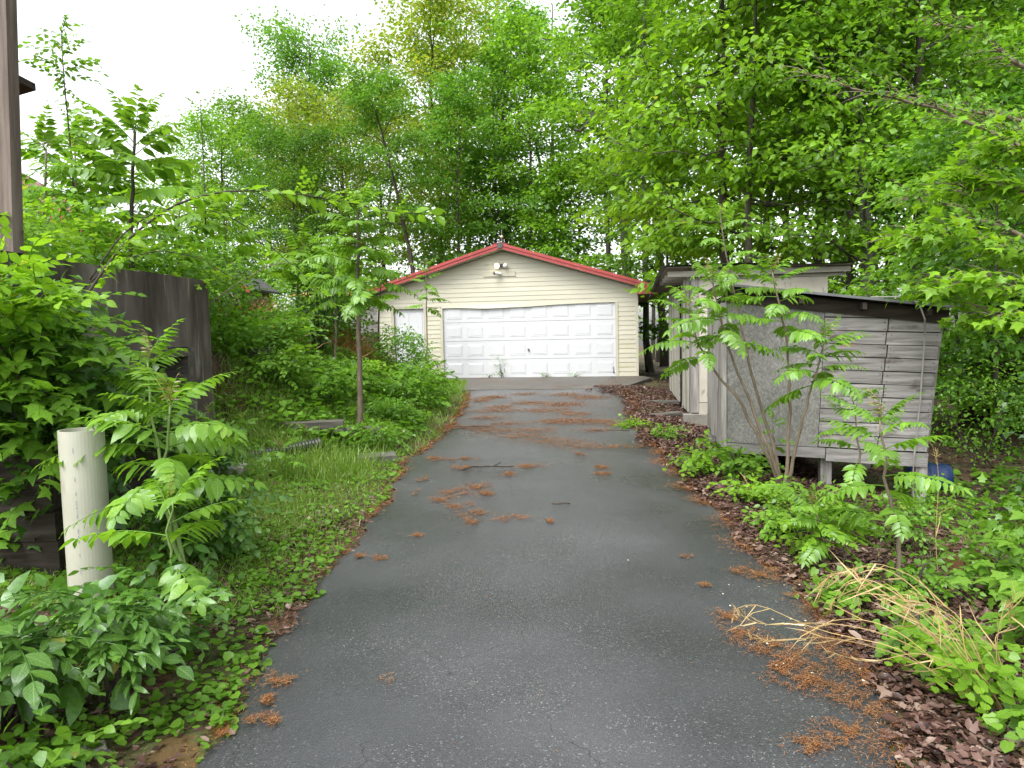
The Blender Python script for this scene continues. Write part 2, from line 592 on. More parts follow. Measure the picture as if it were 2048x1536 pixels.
M['asphalt'] = asphalt()
M['apron'] = surf_mat('apron', [(.3, (.06, .055, .048)), (.6, (.12, .112, .10)), (.8, (.17, .16, .145))], (1, 1, 1), 1.6, 9, (.45, .75), .15, 40,
                      extra=chain(stain((.10, .045, .022), 1.1, .52, .14, .6), stain((.045, .06, .03), 2.4, .58, .1, .6)))
M['vinyl'] = surf_mat('vinyl', [(.3, (.52, .495, .39)), (.7, (.585, .56, .45))], (.5, .5, 2), 1.0, 4, (.45, .6), .02, 30, .35, rand=.03,
                      extra=chain(stain((.40, .41, .18), 1.6, .50, .22, .5, (.8, 1, 2.5), (1.9, .1)), stain((.30, .28, .17), 7, .60, .10, .35, (.5, 1, 5))))
M['vinyl_flat'] = surf_mat('vinyl_flat', [(.3, (.50, .475, .375)), (.7, (.56, .535, .43))], (1, 1, 1), 1.5, 4, (.45, .6), 0, None, .35)
M['door_white'] = surf_mat('door_white', [(.3, (.575, .585, .605)), (.7, (.62, .63, .65))], (.7, .7, .7), 1.2, 4, (.35, .5), .02, 60, .4,
                           extra=stain((.50, .49, .43), 5, .60, .12, .45, (1, 1, 2.5), (.45, -.1)))
M['red_metal'] = surf_mat('red_metal', [(.3, (.32, .046, .044)), (.7, (.41, .068, .064))], (.6, 2, 2), 2, 5, (.35, .55), .02, 20, .4,
                          extra=stain((.42, .13, .10), 6, .58, .1, .5))
M['soffit'] = surf_mat('soffit', [(.3, (.42, .39, .31)), (.7, (.50, .47, .38))], (1, 8, 1), 2, 3, bump=0)
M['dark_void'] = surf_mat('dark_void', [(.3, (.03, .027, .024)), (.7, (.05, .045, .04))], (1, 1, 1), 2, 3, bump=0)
M['wood_grey'] = surf_mat('wood_grey', [(.22, (.085, .08, .075)), (.42, (.21, .20, .19)), (.6, (.32, .308, .295)), (.8, (.42, .41, .39))], (1.6, 14, 22), 1.3, 9, (.75, .9), .35, None, .2, rand=.14,
                           extra=chain(stain((.055, .038, .026), 1.5, .585, .08, .75, (1.5, 2, 4)), stain((.26, .15, .06), 2.1, .64, .06, .5, (1, 2, 3))))
M['wood_grey_v'] = surf_mat('wood_grey_v', [(.22, (.10, .09, .085)), (.42, (.22, .205, .19)), (.6, (.34, .325, .30)), (.8, (.48, .465, .43))], (16, 16, 1.2), 1.3, 9, (.75, .9), .35, None, .2, rand=.16,
                             extra=stain((.06, .045, .032), 2.0, .58, .08, .7, (3, 3, .8)))
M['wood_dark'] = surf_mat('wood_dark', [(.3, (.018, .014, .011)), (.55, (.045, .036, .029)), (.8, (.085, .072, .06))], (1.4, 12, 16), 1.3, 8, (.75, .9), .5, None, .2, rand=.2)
M['wood_tie'] = surf_mat('wood_tie', [(.3, (.05, .043, .036)), (.5, (.115, .105, .092)), (.8, (.20, .19, .17))], (1.6, 14, 18), 1.3, 8, (.75, .9), .5, None, .2, rand=.2,
                         extra=stain((.05, .07, .025), 2.5, .56, .1, .6))
M['wood_post'] = surf_mat('wood_post', [(.25, (.075, .055, .045)), (.5, (.17, .135, .115)), (.8, (.27, .225, .195))], (18, 18, 1.1), 1.3, 8, (.75, .9), .3, None, .2)
M['wood_brown'] = surf_mat('wood_brown', [(.3, (.05, .026, .013)), (.6, (.13, .068, .03)), (.8, (.21, .12, .06))], (2, 14, 14), 1.3, 8, (.7, .9), .5, None, .2, rand=.2)


def osb():
    m, ns, L, out = new_mat('osb')
    tc = node(ns, 'ShaderNodeTexCoord')
    dn = node(ns, 'ShaderNodeTexNoise')
    dn.inputs['Scale'].default_value = 9
    L.new(tc.outputs['Object'], dn.inputs['Vector'])
    va = node(ns, 'ShaderNodeVectorMath', operation='MULTIPLY_ADD')
    va.inputs[1].default_value = (.12, .12, .12)
    L.new(dn.outputs['Color'], va.inputs[0])
    L.new(tc.outputs['Object'], va.inputs[2])
    mp = node(ns, 'ShaderNodeMapping')
    mp.inputs['Rotation'].default_value = (0, .5, 0)
    mp.inputs['Scale'].default_value = (1, 1, .45)
    L.new(va.outputs[0], mp.inputs['Vector'])
    vo = node(ns, 'ShaderNodeTexVoronoi')
    vo.inputs['Scale'].default_value = 85
    L.new(mp.outputs[0], vo.inputs['Vector'])
    sp = node(ns, 'ShaderNodeSeparateColor')
    L.new(vo.outputs['Color'], sp.inputs[0])
    cr = ramp(ns, [(0, (.14, .138, .132)), (.5, (.185, .182, .176)), (1, (.245, .242, .235))])
    L.new(sp.outputs[0], cr.inputs[0])
    nz = node(ns, 'ShaderNodeTexNoise')
    nz.inputs['Scale'].default_value = 2.2
    nz.inputs['Detail'].default_value = 6
    L.new(tc.outputs['Object'], nz.inputs['Vector'])
    c2 = ramp(ns, [(.3, (.78, .80, .74)), (.7, (1.15, 1.13, 1.1))])
    L.new(nz.outputs['Fac'], c2.inputs[0])
    mu = node(ns, 'ShaderNodeMix', data_type='RGBA', blend_type='MULTIPLY')
    mu.inputs[0].default_value = 1
    L.new(cr.outputs[0], mu.inputs[6])
    L.new(c2.outputs[0], mu.inputs[7])
    pb = node(ns, 'ShaderNodeBsdfPrincipled')
    pb.inputs['Roughness'].default_value = .85
    pb.inputs['Specular IOR Level'].default_value = .2
    L.new(mu.outputs[2], pb.inputs['Base Color'])
    bp = node(ns, 'ShaderNodeBump')
    bp.inputs['Strength'].default_value = .4
    bp.inputs['Distance'].default_value = .01
    L.new(sp.outputs[1], bp.inputs['Height'])
    L.new(bp.outputs[0], pb.inputs['Normal'])
    L.new(pb.outputs[0], out.inputs['Surface'])
    return m


M['osb'] = osb()
M['cream_panel'] = surf_mat('cream_panel', [(.3, (.38, .355, .29)), (.55, (.48, .455, .375)), (.8, (.55, .525, .44))], (1.2, 1.2, .8), 1.6, 8, (.7, .85), .2, 30, .25, rand=.06,
                            extra=chain(stain((.22, .205, .165), 5, .60, .06, .7, (3, 3, 1)), stain((.25, .27, .13), 1.4, .56, .14, .5, (1, 1, 1), (.9, .1))))
M['cream_trim'] = surf_mat('cream_trim', [(.3, (.30, .28, .23)), (.7, (.44, .42, .35))], (2, 6, 8), 1.6, 7, (.7, .85), .2, 30, .25, rand=.1)
M['metal_roof'] = surf_mat('metal_roof', [(.3, (.10, .10, .105)), (.6, (.20, .205, .215)), (.8, (.30, .31, .32))], (1, 1, 1), 2, 6, (.35, .6), .05, 20, .5, metal=.6,
                           extra=stain((.06, .045, .035), 2, .56, .12, .6))
M['concrete_wall'] = surf_mat('concrete_wall', [(.28, (.035, .028, .024)), (.45, (.085, .07, .058)), (.6, (.15, .13, .112)), (.8, (.26, .24, .215))], (1.9, 1.9, .6), 1.1, 9, (.7, .9), .2, 14, .3,
                              extra=chain(stain((.024, .017, .014), 1.4, .44, .16, .85, (2.6, 2.6, .5), (1.25, 2.1)), stain((.30, .26, .18), 5.0, .62, .06, .5, (2.6, 2.6, .22)),
                                          stain((.36, .35, .33), 1.2, .52, .10, .75, (2.0, 2.0, .6), (1.8, 1.1))))
M['concrete'] = surf_mat('concrete', [(.3, (.16, .15, .13)), (.6, (.26, .245, .215)), (.8, (.34, .325, .29))], (3, 3, 3), 1.6, 8, (.75, .9), .3, 30, .25,
                         extra=stain((.10, .115, .055), 3, .55, .12, .6))
M['step_stone'] = surf_mat('step_stone', [(.3, (.08, .075, .065)), (.6, (.145, .138, .12)), (.8, (.20, .19, .165))], (3, 3, 3), 1.6, 8, (.75, .9), .3, 30, .25, extra=stain((.06, .08, .03), 3, .52, .12, .6))
M['pvc'] = surf_mat('pvc', [(.3, (.40, .40, .32)), (.7, (.49, .49, .405))], (1, 1, 1), 2, 4, (.35, .5), .02, 30, .45,
                    extra=chain(stain((.20, .22, .11), 4, .50, .2, .7, (1, 1, .5), (.8, .05)), stain((.10, .075, .045), 7, .38, .2, .85, (1, 1, .8), (.32, .12)), stain((.22, .20, .14), 9, .60, .1, .6, (1, 1, .25))))
M['ink'] = surf_mat('ink', [(.3, (.22, .24, .30)), (.7, (.34, .36, .40))], (1, 1, 60), 2, 3, bump=0)
M['black_plastic'] = surf_mat('black_plastic', [(.3, (.014, .014, .015)), (.7, (.03, .03, .032))], (4, 4, 4), 2, 4, (.35, .55), .05, 20, .5)
M['blue_plastic'] = surf_mat('blue_plastic', [(.3, (.008, .035, .13)), (.7, (.014, .052, .19))], (3, 3, 3), 2, 4, (.35, .5), .03, 10, .5)
M['metal_grey'] = surf_mat('metal_grey', [(.3, (.30, .30, .30)), (.7, (.42, .42, .42))], (6, 6, 6), 2, 3, (.4, .6), 0, None, .5)
M['metal_dark'] = surf_mat('metal_dark', [(.3, (.05, .05, .05)), (.7, (.09, .085, .08))], (6, 6, 6), 2, 3, (.4, .6), 0, None, .5)
M['cord'] = surf_mat('cord', [(.3, (.26, .25, .23)), (.7, (.36, .35, .32))], (6, 6, 6), 2, 3, bump=0)
M['siding_white'] = surf_mat('siding_white', [(.3, (.70, .71, .73)), (.7, (.80, .81, .83))], (1, 1, 1), 1.5, 4, (.5, .6), 0)
M['shingle'] = surf_mat('shingle', [(.3, (.05, .05, .052)), (.7, (.11, .108, .108))], (3, 3, 3), 3, 6, (.8, .95), .3, 20)
M['lamp_white'] = surf_mat('lamp_white', [(.3, (.62, .62, .60)), (.7, (.72, .72, .70))], (3, 3, 3), 2, 3, bump=0)
m, ns, L, out = new_mat('lit_bulb')
em = node(ns, 'ShaderNodeEmission')
em.inputs['Color'].default_value = (1, .86, .58, 1)
em.inputs['Strength'].default_value = 6.0
L.new(em.outputs[0], out.inputs['Surface'])
m.cycles.emission_sampling = 'NONE'
M['lit_bulb'] = m

# ------------------------------------------------------------------ terrain and driveway
LE = np.array([(-1.25, -6), (-1.20, 2.5), (-1.21, 2.98), (-1.20, 3.34), (-1.24, 4.04), (-1.19, 4.97), (-1.17, 5.87), (-1.16, 6.83), (-1.21, 7.63), (-1.24, 8.54), (-1.03, 9.49), (-.95, 11.34), (-.90, 13.67), (-.99, 16.62), (-1.3, 21)])
RE = np.array([(1.2, -6), (1.34, 2.45), (1.47, 2.83), (1.57, 3.21), (1.64, 3.57), (1.6, 3.99), (1.59, 4.53), (1.6, 5.12), (1.66, 5.91), (1.64, 6.77), (1.68, 7.85), (1.81, 9.51), (2.01, 11.93), (2.36, 14.33), (2.62, 17), (2.8, 21)])


def xl(y):
    return np.interp(y, LE[:, 1], LE[:, 0]) + .035 * np.sin(5.1 * y) + .02 * np.sin(13.7 * y + 1)


def xr(y):
    return np.interp(y, RE[:, 1], RE[:, 0]) + .035 * np.sin(4.3 * y + 2) + .02 * np.sin(11.9 * y)


def G(y):
    y = np.asarray(y, float)
    return .012 * np.clip(y, -8, 21) - .03 * np.clip(y - 32, 0, 60)


def lumps(x, y):
    return .03 * np.sin(1.7 * x + .6 * y) * np.sin(1.3 * y - .4 * x) + .018 * np.sin(4.1 * x + 1) * np.sin(3.7 * y)


def H(x, y):
    """Height of the bare ground."""
    x, y = np.asarray(x, float), np.asarray(y, float)
    z = G(y)
    d = xl(y) - x
    e = x - xr(y)
    bank = 1.5 * sstep(.3, 3.9, d) + .05 * np.clip(d - 3.9, 0, 20)
    bank = bank * sstep(7.9, 9.8, y) * (1 - sstep(17.2, 19.2, y) * sstep(-5.4, -4.4, x))
    shelf = 1.35 * sstep(-3.66, -3.95, x) * sstep(4.62, 4.9, y)
    low = .10 * sstep(.2, 2.2, d) * (1 - sstep(7.9, 9.8, y))
    right = -.15 * np.clip(e - .3, 0, 3.2) + .02 * np.clip(e - 6, 0, 30)
    inside = (d < 0) & (e < 0) & (y < 21)
    out = lumps(x, y) * np.clip(np.maximum(d, e), 0, 1)
    z = z + np.where(d > 0, np.maximum(bank, shelf) + low, 0) + np.where(e > 0, right, 0) + out
    return np.where(inside, G(y) - .03, z)


def spaced(a, b, n, c, w):
    """Grid lines from a to b, denser round c."""
    t = np.linspace(-1, 1, n)
    s = np.sinh(t * w) / math.sinh(w)
    return c + np.where(s < 0, s * (c - a), s * (b - c))


gx = spaced(-70, 90, 240, 0.2, 4.2)
gy = np.concatenate([np.linspace(-8, 2, 20, endpoint=False), np.linspace(2, 22, 170, endpoint=False), 22 + 110 * np.linspace(0, 1, 60) ** 2])
XX, YY = np.meshgrid(gx, gy)
ZZ = H(XX, YY)
nv = np.stack([XX, YY, ZZ], -1).reshape(-1, 3)
i, j = np.meshgrid(np.arange(len(gy) - 1), np.arange(len(gx) - 1), indexing='ij')
q = i * len(gx) + j
quads = np.stack([q, q + 1, q + len(gx) + 1, q + len(gx)], -1).reshape(-1, 4)
ob('ground', mesh_tris('ground', nv, quads, smooth=True), M['ground'], kind='structure', label='brown earth and moss of the yard and woods floor')

ys = np.linspace(-6, 20.6, 420)
cols = np.linspace(0, 1, 15)
DX = xl(ys)[:, None] * (1 - cols) + xr(ys)[:, None] * cols
DZ = np.repeat(G(ys)[:, None], 15, 1) + .022 - .02 * (2 * cols[None] - 1) ** 8 + .006 * np.sin(DX * 2.2) * np.sin(ys[:, None] * 1.1)
DX[:, 0] += RNG.normal(0, .014, len(ys))
DX[:, -1] += RNG.normal(0, .014, len(ys))
nv = np.stack([DX, np.repeat(ys[:, None], 15, 1), DZ], -1).reshape(-1, 3)
i, j = np.meshgrid(np.arange(len(ys) - 1), np.arange(14), indexing='ij')
q = i * 15 + j
g = mesh_tris('driveway', nv, np.stack([q, q + 1, q + 16, q + 15], -1).reshape(-1, 4), smooth=True)
ob('driveway', g, M['asphalt'], kind='structure', label='wet dark asphalt driveway leading up to the garage')

# ------------------------------------------------------------------ garage
GA = math.radians(9)
GO = np.array([-1.93, 20.9, .25])
garage = thing('garage', 'cream sided garage with red metal gable roof and wide white door', 'garage', GO, -GA)
EL, ER, RX, RZ, EZ = -2.56, 6.03, 1.76, 3.76, 2.46      # eaves, ridge, along x; heights above the floor
WL, WR, DEP = -1.96, 5.50, 7.6


def roof_z(x):
    return RZ - (RZ - EZ) * abs(x - RX) / (ER - RX if x > RX else RX - EL)


def gpart(name, geo, mat, parent=garage, **k):
    return ob(name, geo.mesh(name), M[mat], parent, **k)


g = Geo()
top = [(WL, .02, 0), (WR, .02, 0), (WR, .02, roof_z(WR) - .16), (RX, .02, RZ - .16), (WL, .02, roof_z(WL) - .16)]
g.prism([top[0], (-1.48, .02, 0), (-1.48, .02, 2.06), (-.56, .02, 2.06), (-.56, .02, 0), (-.04, .02, 0), (-.04, .02, 2.12), (WL, .02, 2.12)][:2] + [(-1.48, .02, 2.12), (WL, .02, 2.12)], (0, .1, 0))
g.prism([(-.56, .02, 0), (-.04, .02, 0), (-.04, .02, 2.12), (-.56, .02, 2.12)], (0, .1, 0))
g.prism([(4.90, .02, 0), (WR, .02, 0), (WR, .02, 2.12), (4.90, .02, 2.12)], (0, .1, 0))
g.prism([(WL, .02, 2.12), (WR, .02, 2.12), (WR, .02, roof_z(WR) - .16), (RX, .02, RZ - .16), (WL, .02, roof_z(WL) - .16)], (0, .1, 0))
g.box(WL, WL + .1, .12, DEP, 0, 2.45)
g.box(WR - .1, WR, .12, DEP, 0, 2.45)
g.prism([(WL, DEP, 0), (WR, DEP, 0), (WR, DEP, roof_z(WR) - .16), (RX, DEP, RZ - .16), (WL, DEP, roof_z(WL) - .16)], (0, -.1, 0))
gpart('wall', g, 'vinyl_flat')
# lapped siding, one board at a time
CH = .128


def siding(x0, x1, z0, z1, gable=False):
    a0, a1, b0, b1 = x0, x1, x0, x1
    if gable:
        def lim(z, s):
            zz = z + .17
            if zz <= EZ + .02:
                return WL if s < 0 else WR
            t = (RZ - zz) / (RZ - EZ)
            v = RX - t * (RX - EL) if s < 0 else RX + t * (ER - RX)
            return max(WL, v) if s < 0 else min(WR, v)
        a0, a1, b0, b1 = lim(z0, -1), lim(z0, 1), lim(z1, -1), lim(z1, 1)
        if a1 - a0 < .15:
            return
    V = [(a0, -.011, z0), (a1, -.011, z0), (b1, .0, z1), (b0, .0, z1), (a0, .018, z0), (a1, .018, z0), (b1, .018, z1), (b0, .018, z1)]
    F = [(0, 1, 2), (0, 2, 3), (0, 4, 5), (0, 5, 1), (4, 7, 6), (4, 6, 5), (0, 3, 7), (0, 7, 4), (1, 5, 6), (1, 6, 2)]
    gpart('siding_board', Geo().add(V, F), 'vinyl')


z = 0.02
k = 0
while z < RZ - .3:
    z1 = min(z + CH - .002, RZ - .19)
    if z < 2.06 - .02:
        zt = min(z1, 2.12)
        siding(WL + .05, -1.55, z, zt)
        siding(-.50, -.09, z, zt)
        siding(4.96, WR - .06, z, zt)
    else:
        siding(0, 0, z, z1, True)
    z += CH
gpart('corner_trim', Geo().box(WR - .06, WR + .012, -.026, .05, 0, roof_z(WR) - .2), 'vinyl_flat')
gpart('corner_trim', Geo().box(WL - .012, WL + .05, -.026, .05, 0, roof_z(WL) - .2), 'vinyl_flat')
# sagging strip of siding over the door
xs = np.linspace(-.06, 4.95, 40)
lo = 2.025 - .038 * np.exp(-((xs - 1.6) / .9) ** 2) + .007 * np.sin(xs * 4.2) * np.exp(-((xs - 1.8) / 1.6) ** 2) + .045 * sstep(2.2, 4.6, xs)
bulge = .02 + .03 * np.exp(-((xs - 1.4) / .8) ** 2)
V = np.concatenate([np.stack([xs, -bulge, lo], -1), np.stack([xs, -.017 + 0 * xs, 0 * xs + 2.095], -1), np.stack([xs, .05 + 0 * xs, lo + .004], -1)])
n = len(xs)
k = np.arange(n - 1)
F = np.concatenate([np.stack([k, k + 1, n + k + 1], -1), np.stack([k, n + k + 1, n + k], -1), np.stack([k, 2 * n + k, 2 * n + k + 1], -1), np.stack([k, 2 * n + k + 1, k + 1], -1)])
gpart('header_strip', Geo().add(V, F), 'vinyl', label='bent siding strip sagging above the wide door')
gpart('door_jamb', Geo().box(-.09, -.015, -.028, .14, 0, 2.02), 'vinyl_flat')
gpart('door_jamb', Geo().box(4.89, 4.96, -.028, .14, 0, 2.08), 'vinyl_flat')
gpart('sill', Geo().box(WL, WR, -.05, .02, -.12, .018), 'concrete')
# sectional door
gd = gpart('garage_door', Geo().box(-.02, 4.90, .115, .14, .01, 2.13), 'door_white')
SH = 2.12 / 4
for r_ in range(4):
    z0 = .012 + r_ * SH
    ob('door_section', Geo().box(-.014, 4.888, .075, .113, z0 + .004, z0 + SH - .005).mesh('s'), M['door_white'], gd)
pw, ph = 4.9 / 8, SH
w, h, bv = .225, .16, .03
V, F = [], []
rings = [(w, h, 0), (w - .012, h - .012, .012), (w - .026, h - .026, .010), (w - .040, h - .040, -.006)]
for (a, b, y) in rings:
    V += [(-a, y, -b), (a, y, -b), (a, y, b), (-a, y, b)]
for q in range(3):
    for c in range(4):
        a, b = q * 4 + c, q * 4 + (c + 1) % 4
        F += [(a, b, b + 4), (a, b + 4, a + 4)]
F += [(12, 13, 14), (12, 14, 15)]
# panels are pressed proud of the section: a ridge, then the raised field
V = np.array(V)
V[:, 1] = np.repeat([0, -.008, -.003, -.010], 4)
pm = Geo().add(V, F).mesh('panel')
for r_ in range(4):
    for c in range(8):
        ob('panel', pm, M['door_white'], gd, ((c + .5) * pw, .0745, .012 + (r_ + .5) * SH))
gd.location = (0, -.045, 0)
g = Geo()
g.tube([(2.45, .07, .80), (2.45, .03, .80)], .026, 10)
g.tube([(2.43, .025, .84), (2.45, .02, .80), (2.47, .025, .74)], .009, 6)
ob('handle', g.mesh('handle'), M['metal_dark'], gd)
g = Geo()
g.tube([(4.83, .07, .14), (4.83, .04, .14)], .02, 8)
g.box(4.82, 4.84, .06, .073, .1, .28)
ob('latch', g.mesh('latch'), M['metal_dark'], gd)
# side door
sdr = gpart('walk_door', Geo().box(-1.46, -.58, .05, .09, .02, 2.03), 'door_white')
for (a, b) in ((.15, .55), (.65, 1.05), (1.15, 1.9)):
    for c in (0, 1):
        ob('panel', Geo().box(-1.36 + c * .40, -1.04 + c * .40, .040, .049, a, b).mesh('p'), M['door_white'], sdr)
ob('knob', Geo().tube([(-.66, .05, .98), (-.66, .02, .98), (-.66, 0, .98), (-.66, -.02, .98)], [.014, .014, .035, .025], 10).mesh('knob'), M['metal_dark'], sdr)
ob('deadbolt', Geo().tube([(-.66, .05, 1.14), (-.66, .015, 1.14)], .03, 10).mesh('bolt'), M['metal_dark'], sdr)
g = Geo()
g.box(-1.55, -1.465, -.03, .12, 0, 2.11)
g.box(-.575, -.50, -.03, .12, 0, 2.11)
g.box(-1.465, -.575, -.03, .12, 2.035, 2.11)
gpart('walk_door_frame', g, 'soffit')
# roof
g = Geo()
for s_ in (-1, 1):
    ex = EL if s_ < 0 else ER
    p = [(RX, -.36, RZ), (ex, -.36, EZ), (ex, DEP + .3, EZ), (RX, DEP + .3, RZ)]
    g.prism(p if s_ > 0 else p[::-1], (0, 0, -.03))
    for t in np.linspace(.02, .98, 24):     # ribs of the sheet
        y_ = -.36 + t * (DEP + .66)
        g.prism([(RX, y_, RZ + .001), (ex, y_, EZ + .001), (ex, y_ + .04, EZ + .001), (RX, y_ + .04, RZ + .001)], (0, 0, .018))
gpart('roof', g, 'red_metal')
for s_ in (-1, 1):
    ex = EL if s_ < 0 else ER
    gpart('rake_trim', Geo().prism([(RX, -.375, RZ + .02), (ex, -.375, EZ + .02), (ex, -.375, EZ - .055), (RX, -.375, RZ - .055)], (0, .014, 0)), 'red_metal')
    gpart('fascia', Geo().prism([(RX, -.355, RZ - .056), (ex, -.355, EZ - .056), (ex, -.355, EZ - .14), (RX, -.355, RZ - .14)], (0, .025, 0)), 'red_metal')
    gpart('soffit', Geo().prism([(RX, -.33, RZ - .15), (ex, -.33, EZ - .15), (ex, -.02, EZ - .15), (RX, -.02, RZ - .15)], (0, 0, .012)), 'soffit')
    wx = WL if s_ < 0 else WR
    a, b = sorted((ex, wx - s_ * .03))
    # boxed-in eave end
    zz = roof_z(wx) - .14
    gpart('eave_box', Geo().prism([(ex, -.362, EZ - .06), (wx - s_ * .02, -.362, roof_z(wx) - .07), (wx - s_ * .02, -.362, EZ - .20), (ex, -.362, EZ - .20)], (0, .02, 0)), 'red_metal')
    gpart('eave_soffit', Geo().box(a, b, -.34, DEP + .2, EZ - .2, EZ - .19), 'soffit')
    gpart('eave_fascia', Geo().box(ex - .012, ex + .012, -.34, DEP + .25, EZ - .19, EZ - .03), 'red_metal')
g = Geo()
g.prism([(RX - .10, -.385, RZ - .02), (RX, -.385, RZ + .035), (RX + .10, -.385, RZ - .02), (RX + .05, -.385, RZ - .12), (RX - .06, -.385, RZ - .14)], (0, .03, 0))
gpart('ridge_bracket', g, 'metal_dark')
g = Geo()
for s_ in (-1, 1):
    g.prism([(RX, -.37, RZ + .03), (RX + s_ * .2, -.37, RZ - .025), (RX + s_ * .2, DEP + .3, RZ - .025), (RX, DEP + .3, RZ + .03)], (0, 0, .012))
gpart('ridge_cap', g, 'red_metal')
# lightning rod, flood lamp, security camera: fixed to the garage, things of their own
rod = thing('lightning_rod', 'thin pale rod with a ball on the garage ridge', 'lightning rod', GO + np.array([RX * math.cos(GA) - .05 * math.sin(GA), -RX * math.sin(GA), RZ + .03]))
ob('rod', Geo().tube([(0, 0, 0), (0, 0, .38)], .008, 6).mesh('rod'), M['cord'], rod)
ob('ball', Geo().tube([(0, 0, .14), (0, 0, .165), (0, 0, .19), (0, 0, .215), (0, 0, .24)], [.008, .035, .045, .035, .008], 10).mesh('ball'), M['petal'], rod)


def gw(x, y, z):
    return GO + np.array([x * math.cos(GA) + y * math.sin(GA), -x * math.sin(GA) + y * math.cos(GA), z])


fl = thing('flood_lamp', 'twin flood lamp under the gable peak, one bulb lit', 'lamp', gw(1.74, 0, 3.175), -GA)
ob('base', Geo().tube([(0, -.01, 0), (0, -.06, 0)], .055, 12).mesh('base'), M['metal_dark'], fl)
for s_, mt in ((-1, 'lit_bulb'), (1, 'lamp_white')):
    ob('arm', Geo().tube([(s_ * .01, -.05, 0), (s_ * .07, -.09, 0)], .018, 6).mesh('arm'), M['metal_dark'], fl)
    hd = ob('lamp_head', Geo().tube([(s_ * .06, -.07, 0), (s_ * .10, -.10, 0), (s_ * .12, -.14, -.01)], [.03, .045, .072], 12).mesh('head'), M['metal_dark'], fl)
    ob('bulb', Geo().tube([(s_ * .118, -.136, -.01), (s_ * .123, -.15, -.012), (s_ * .13, -.175, -.015), (s_ * .133, -.19, -.016)], [.066, .070, .052, .012], 14).mesh('bulb', True), M[mt], hd)
pl = gpart('mounting_board', Geo().box(1.20, 2.12, -.035, -.017, 2.88, 3.02), 'vinyl_flat')
sc_ = thing('security_camera', 'small grey bullet camera on the board below the lamp', 'camera', gw(1.66, -.036, 2.95), -GA)
ob('mount', Geo().tube([(0, 0, 0), (0, -.03, 0), (-.02, -.08, .01)], [.03, .02, .015], 8).mesh('mount'), M['lamp_white'], sc_)
ob('body', Geo().tube([(.06, -.05, 0), (-.02, -.10, .005), (-.10, -.15, .01)], .04, 12).mesh('body'), M['lamp_white'], sc_)
ob('lens', Geo().tube([(-.10, -.15, .01), (-.125, -.165, .012)], [.044, .044], 12).mesh('lens'), M['metal_dark'], sc_)
# concrete apron
def apron():
    g = Geo()
    P = [(-1.25, 16.95), (2.35, 16.55), (2.9, 17.5), (3.62, 20.0)]
    a, b = gw(WR + .1, -.04, 0), gw(WL, -.04, 0)
    P = P[:3] + [(3.72, 19.3), (a[0], a[1]), (b[0], b[1]), (-3.3, 20.2), (-2.1, 18.6)]
    P = np.array([(x, y, G(y) + .03) for x, y in P])
    g.prism(P[::-1], (0, 0, -.12))
    return g
gq = apron()
ob('apron', gq.mesh('apron'), M['apron'], kind='structure', label='stained concrete apron before the garage door')

# ------------------------------------------------------------------ grey plank shed
SB = math.radians(10.5)
S0 = np.array([4.18 - 1.95 * math.cos(SB), 7.3 + 1.95 * math.sin(SB), 0])
shed = thing('plank_shed', 'small leaning shed of grey planks and weathered sheet board', 'shed', S0, -SB)


def sm(x, z, y=0.0):
    """The shed sags to one side and leans: local wall coordinates to its own frame."""
    return (x * (1 + .045 * (z - .2)), y, z - .048 * x)


def spart(name, pts, th, mat, parent=shed, y=0.0, **k):
    return ob(name, Geo().prism([sm(a, b, y) for a, b in pts], (0, th, 0)).mesh(name), M[mat], parent, **k)


def wtop(x):
    return 1.985 - .080 * x          # underside of the roof along the front


spart('sheathing_panel', [(0, .365), (.915, .365), (.915, wtop(.915) - .02), (0, wtop(0) - .02)], .02, 'osb', y=-.012)
rows = np.arange(.372, 1.75, .1345)
for k, z0 in enumerate(rows):
    z1 = z0 + .1255
    for (a, b) in ((.922, 1.485 + .012 * math.sin(k * 2.1)), (1.497 + .012 * math.sin(k * 2.1), 1.955 + .012 * math.sin(k * 3.3))):
        zt = min(z1, wtop(b) - .02)
        if zt - z0 > .03:
            j1, j2 = random.uniform(-.003, .003), random.uniform(-.003, .003)
            spart('plank', [(a, z0 + j1), (b, z0 + j2), (b, zt + j2), (a, min(z1, wtop(a) - .02) + j1)], .022, 'wood_grey', y=-.006 - random.uniform(0, .008))
spart('skirt_board', [(-.02, .255), (.99, .252), (.99, .358), (-.02, .358)], .025, 'wood_grey', y=-.02)
spart('skirt_board', [(1.0, .225), (1.97, .215), (1.97, .355), (1.0, .356)], .025, 'wood_grey', y=-.018)
# boards under the roof edge, their shade put into the dark wood colour
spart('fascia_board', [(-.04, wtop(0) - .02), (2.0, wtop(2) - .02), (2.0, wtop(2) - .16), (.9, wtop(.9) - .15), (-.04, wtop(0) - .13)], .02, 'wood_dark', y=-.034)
g = Geo()
for k, z0 in enumerate(rows):
    for x in (.945, 1.46, 1.52, 1.93):
        for dz in (.03, .095):
            xx, zz = x + random.uniform(-.008, .008), z0 + dz + random.uniform(-.008, .008)
            if zz < wtop(x) - .12:
                p = sm(xx, zz, -.0155)
                g.prism([(p[0] + .0055 * math.cos(q), p[1], p[2] + .0055 * math.sin(q)) for q in np.linspace(0, 2 * PI, 7)[:-1]], (0, .004, 0))
ob('nail_heads', g.mesh('nails'), M['metal_dark'], shed, kind='stuff')
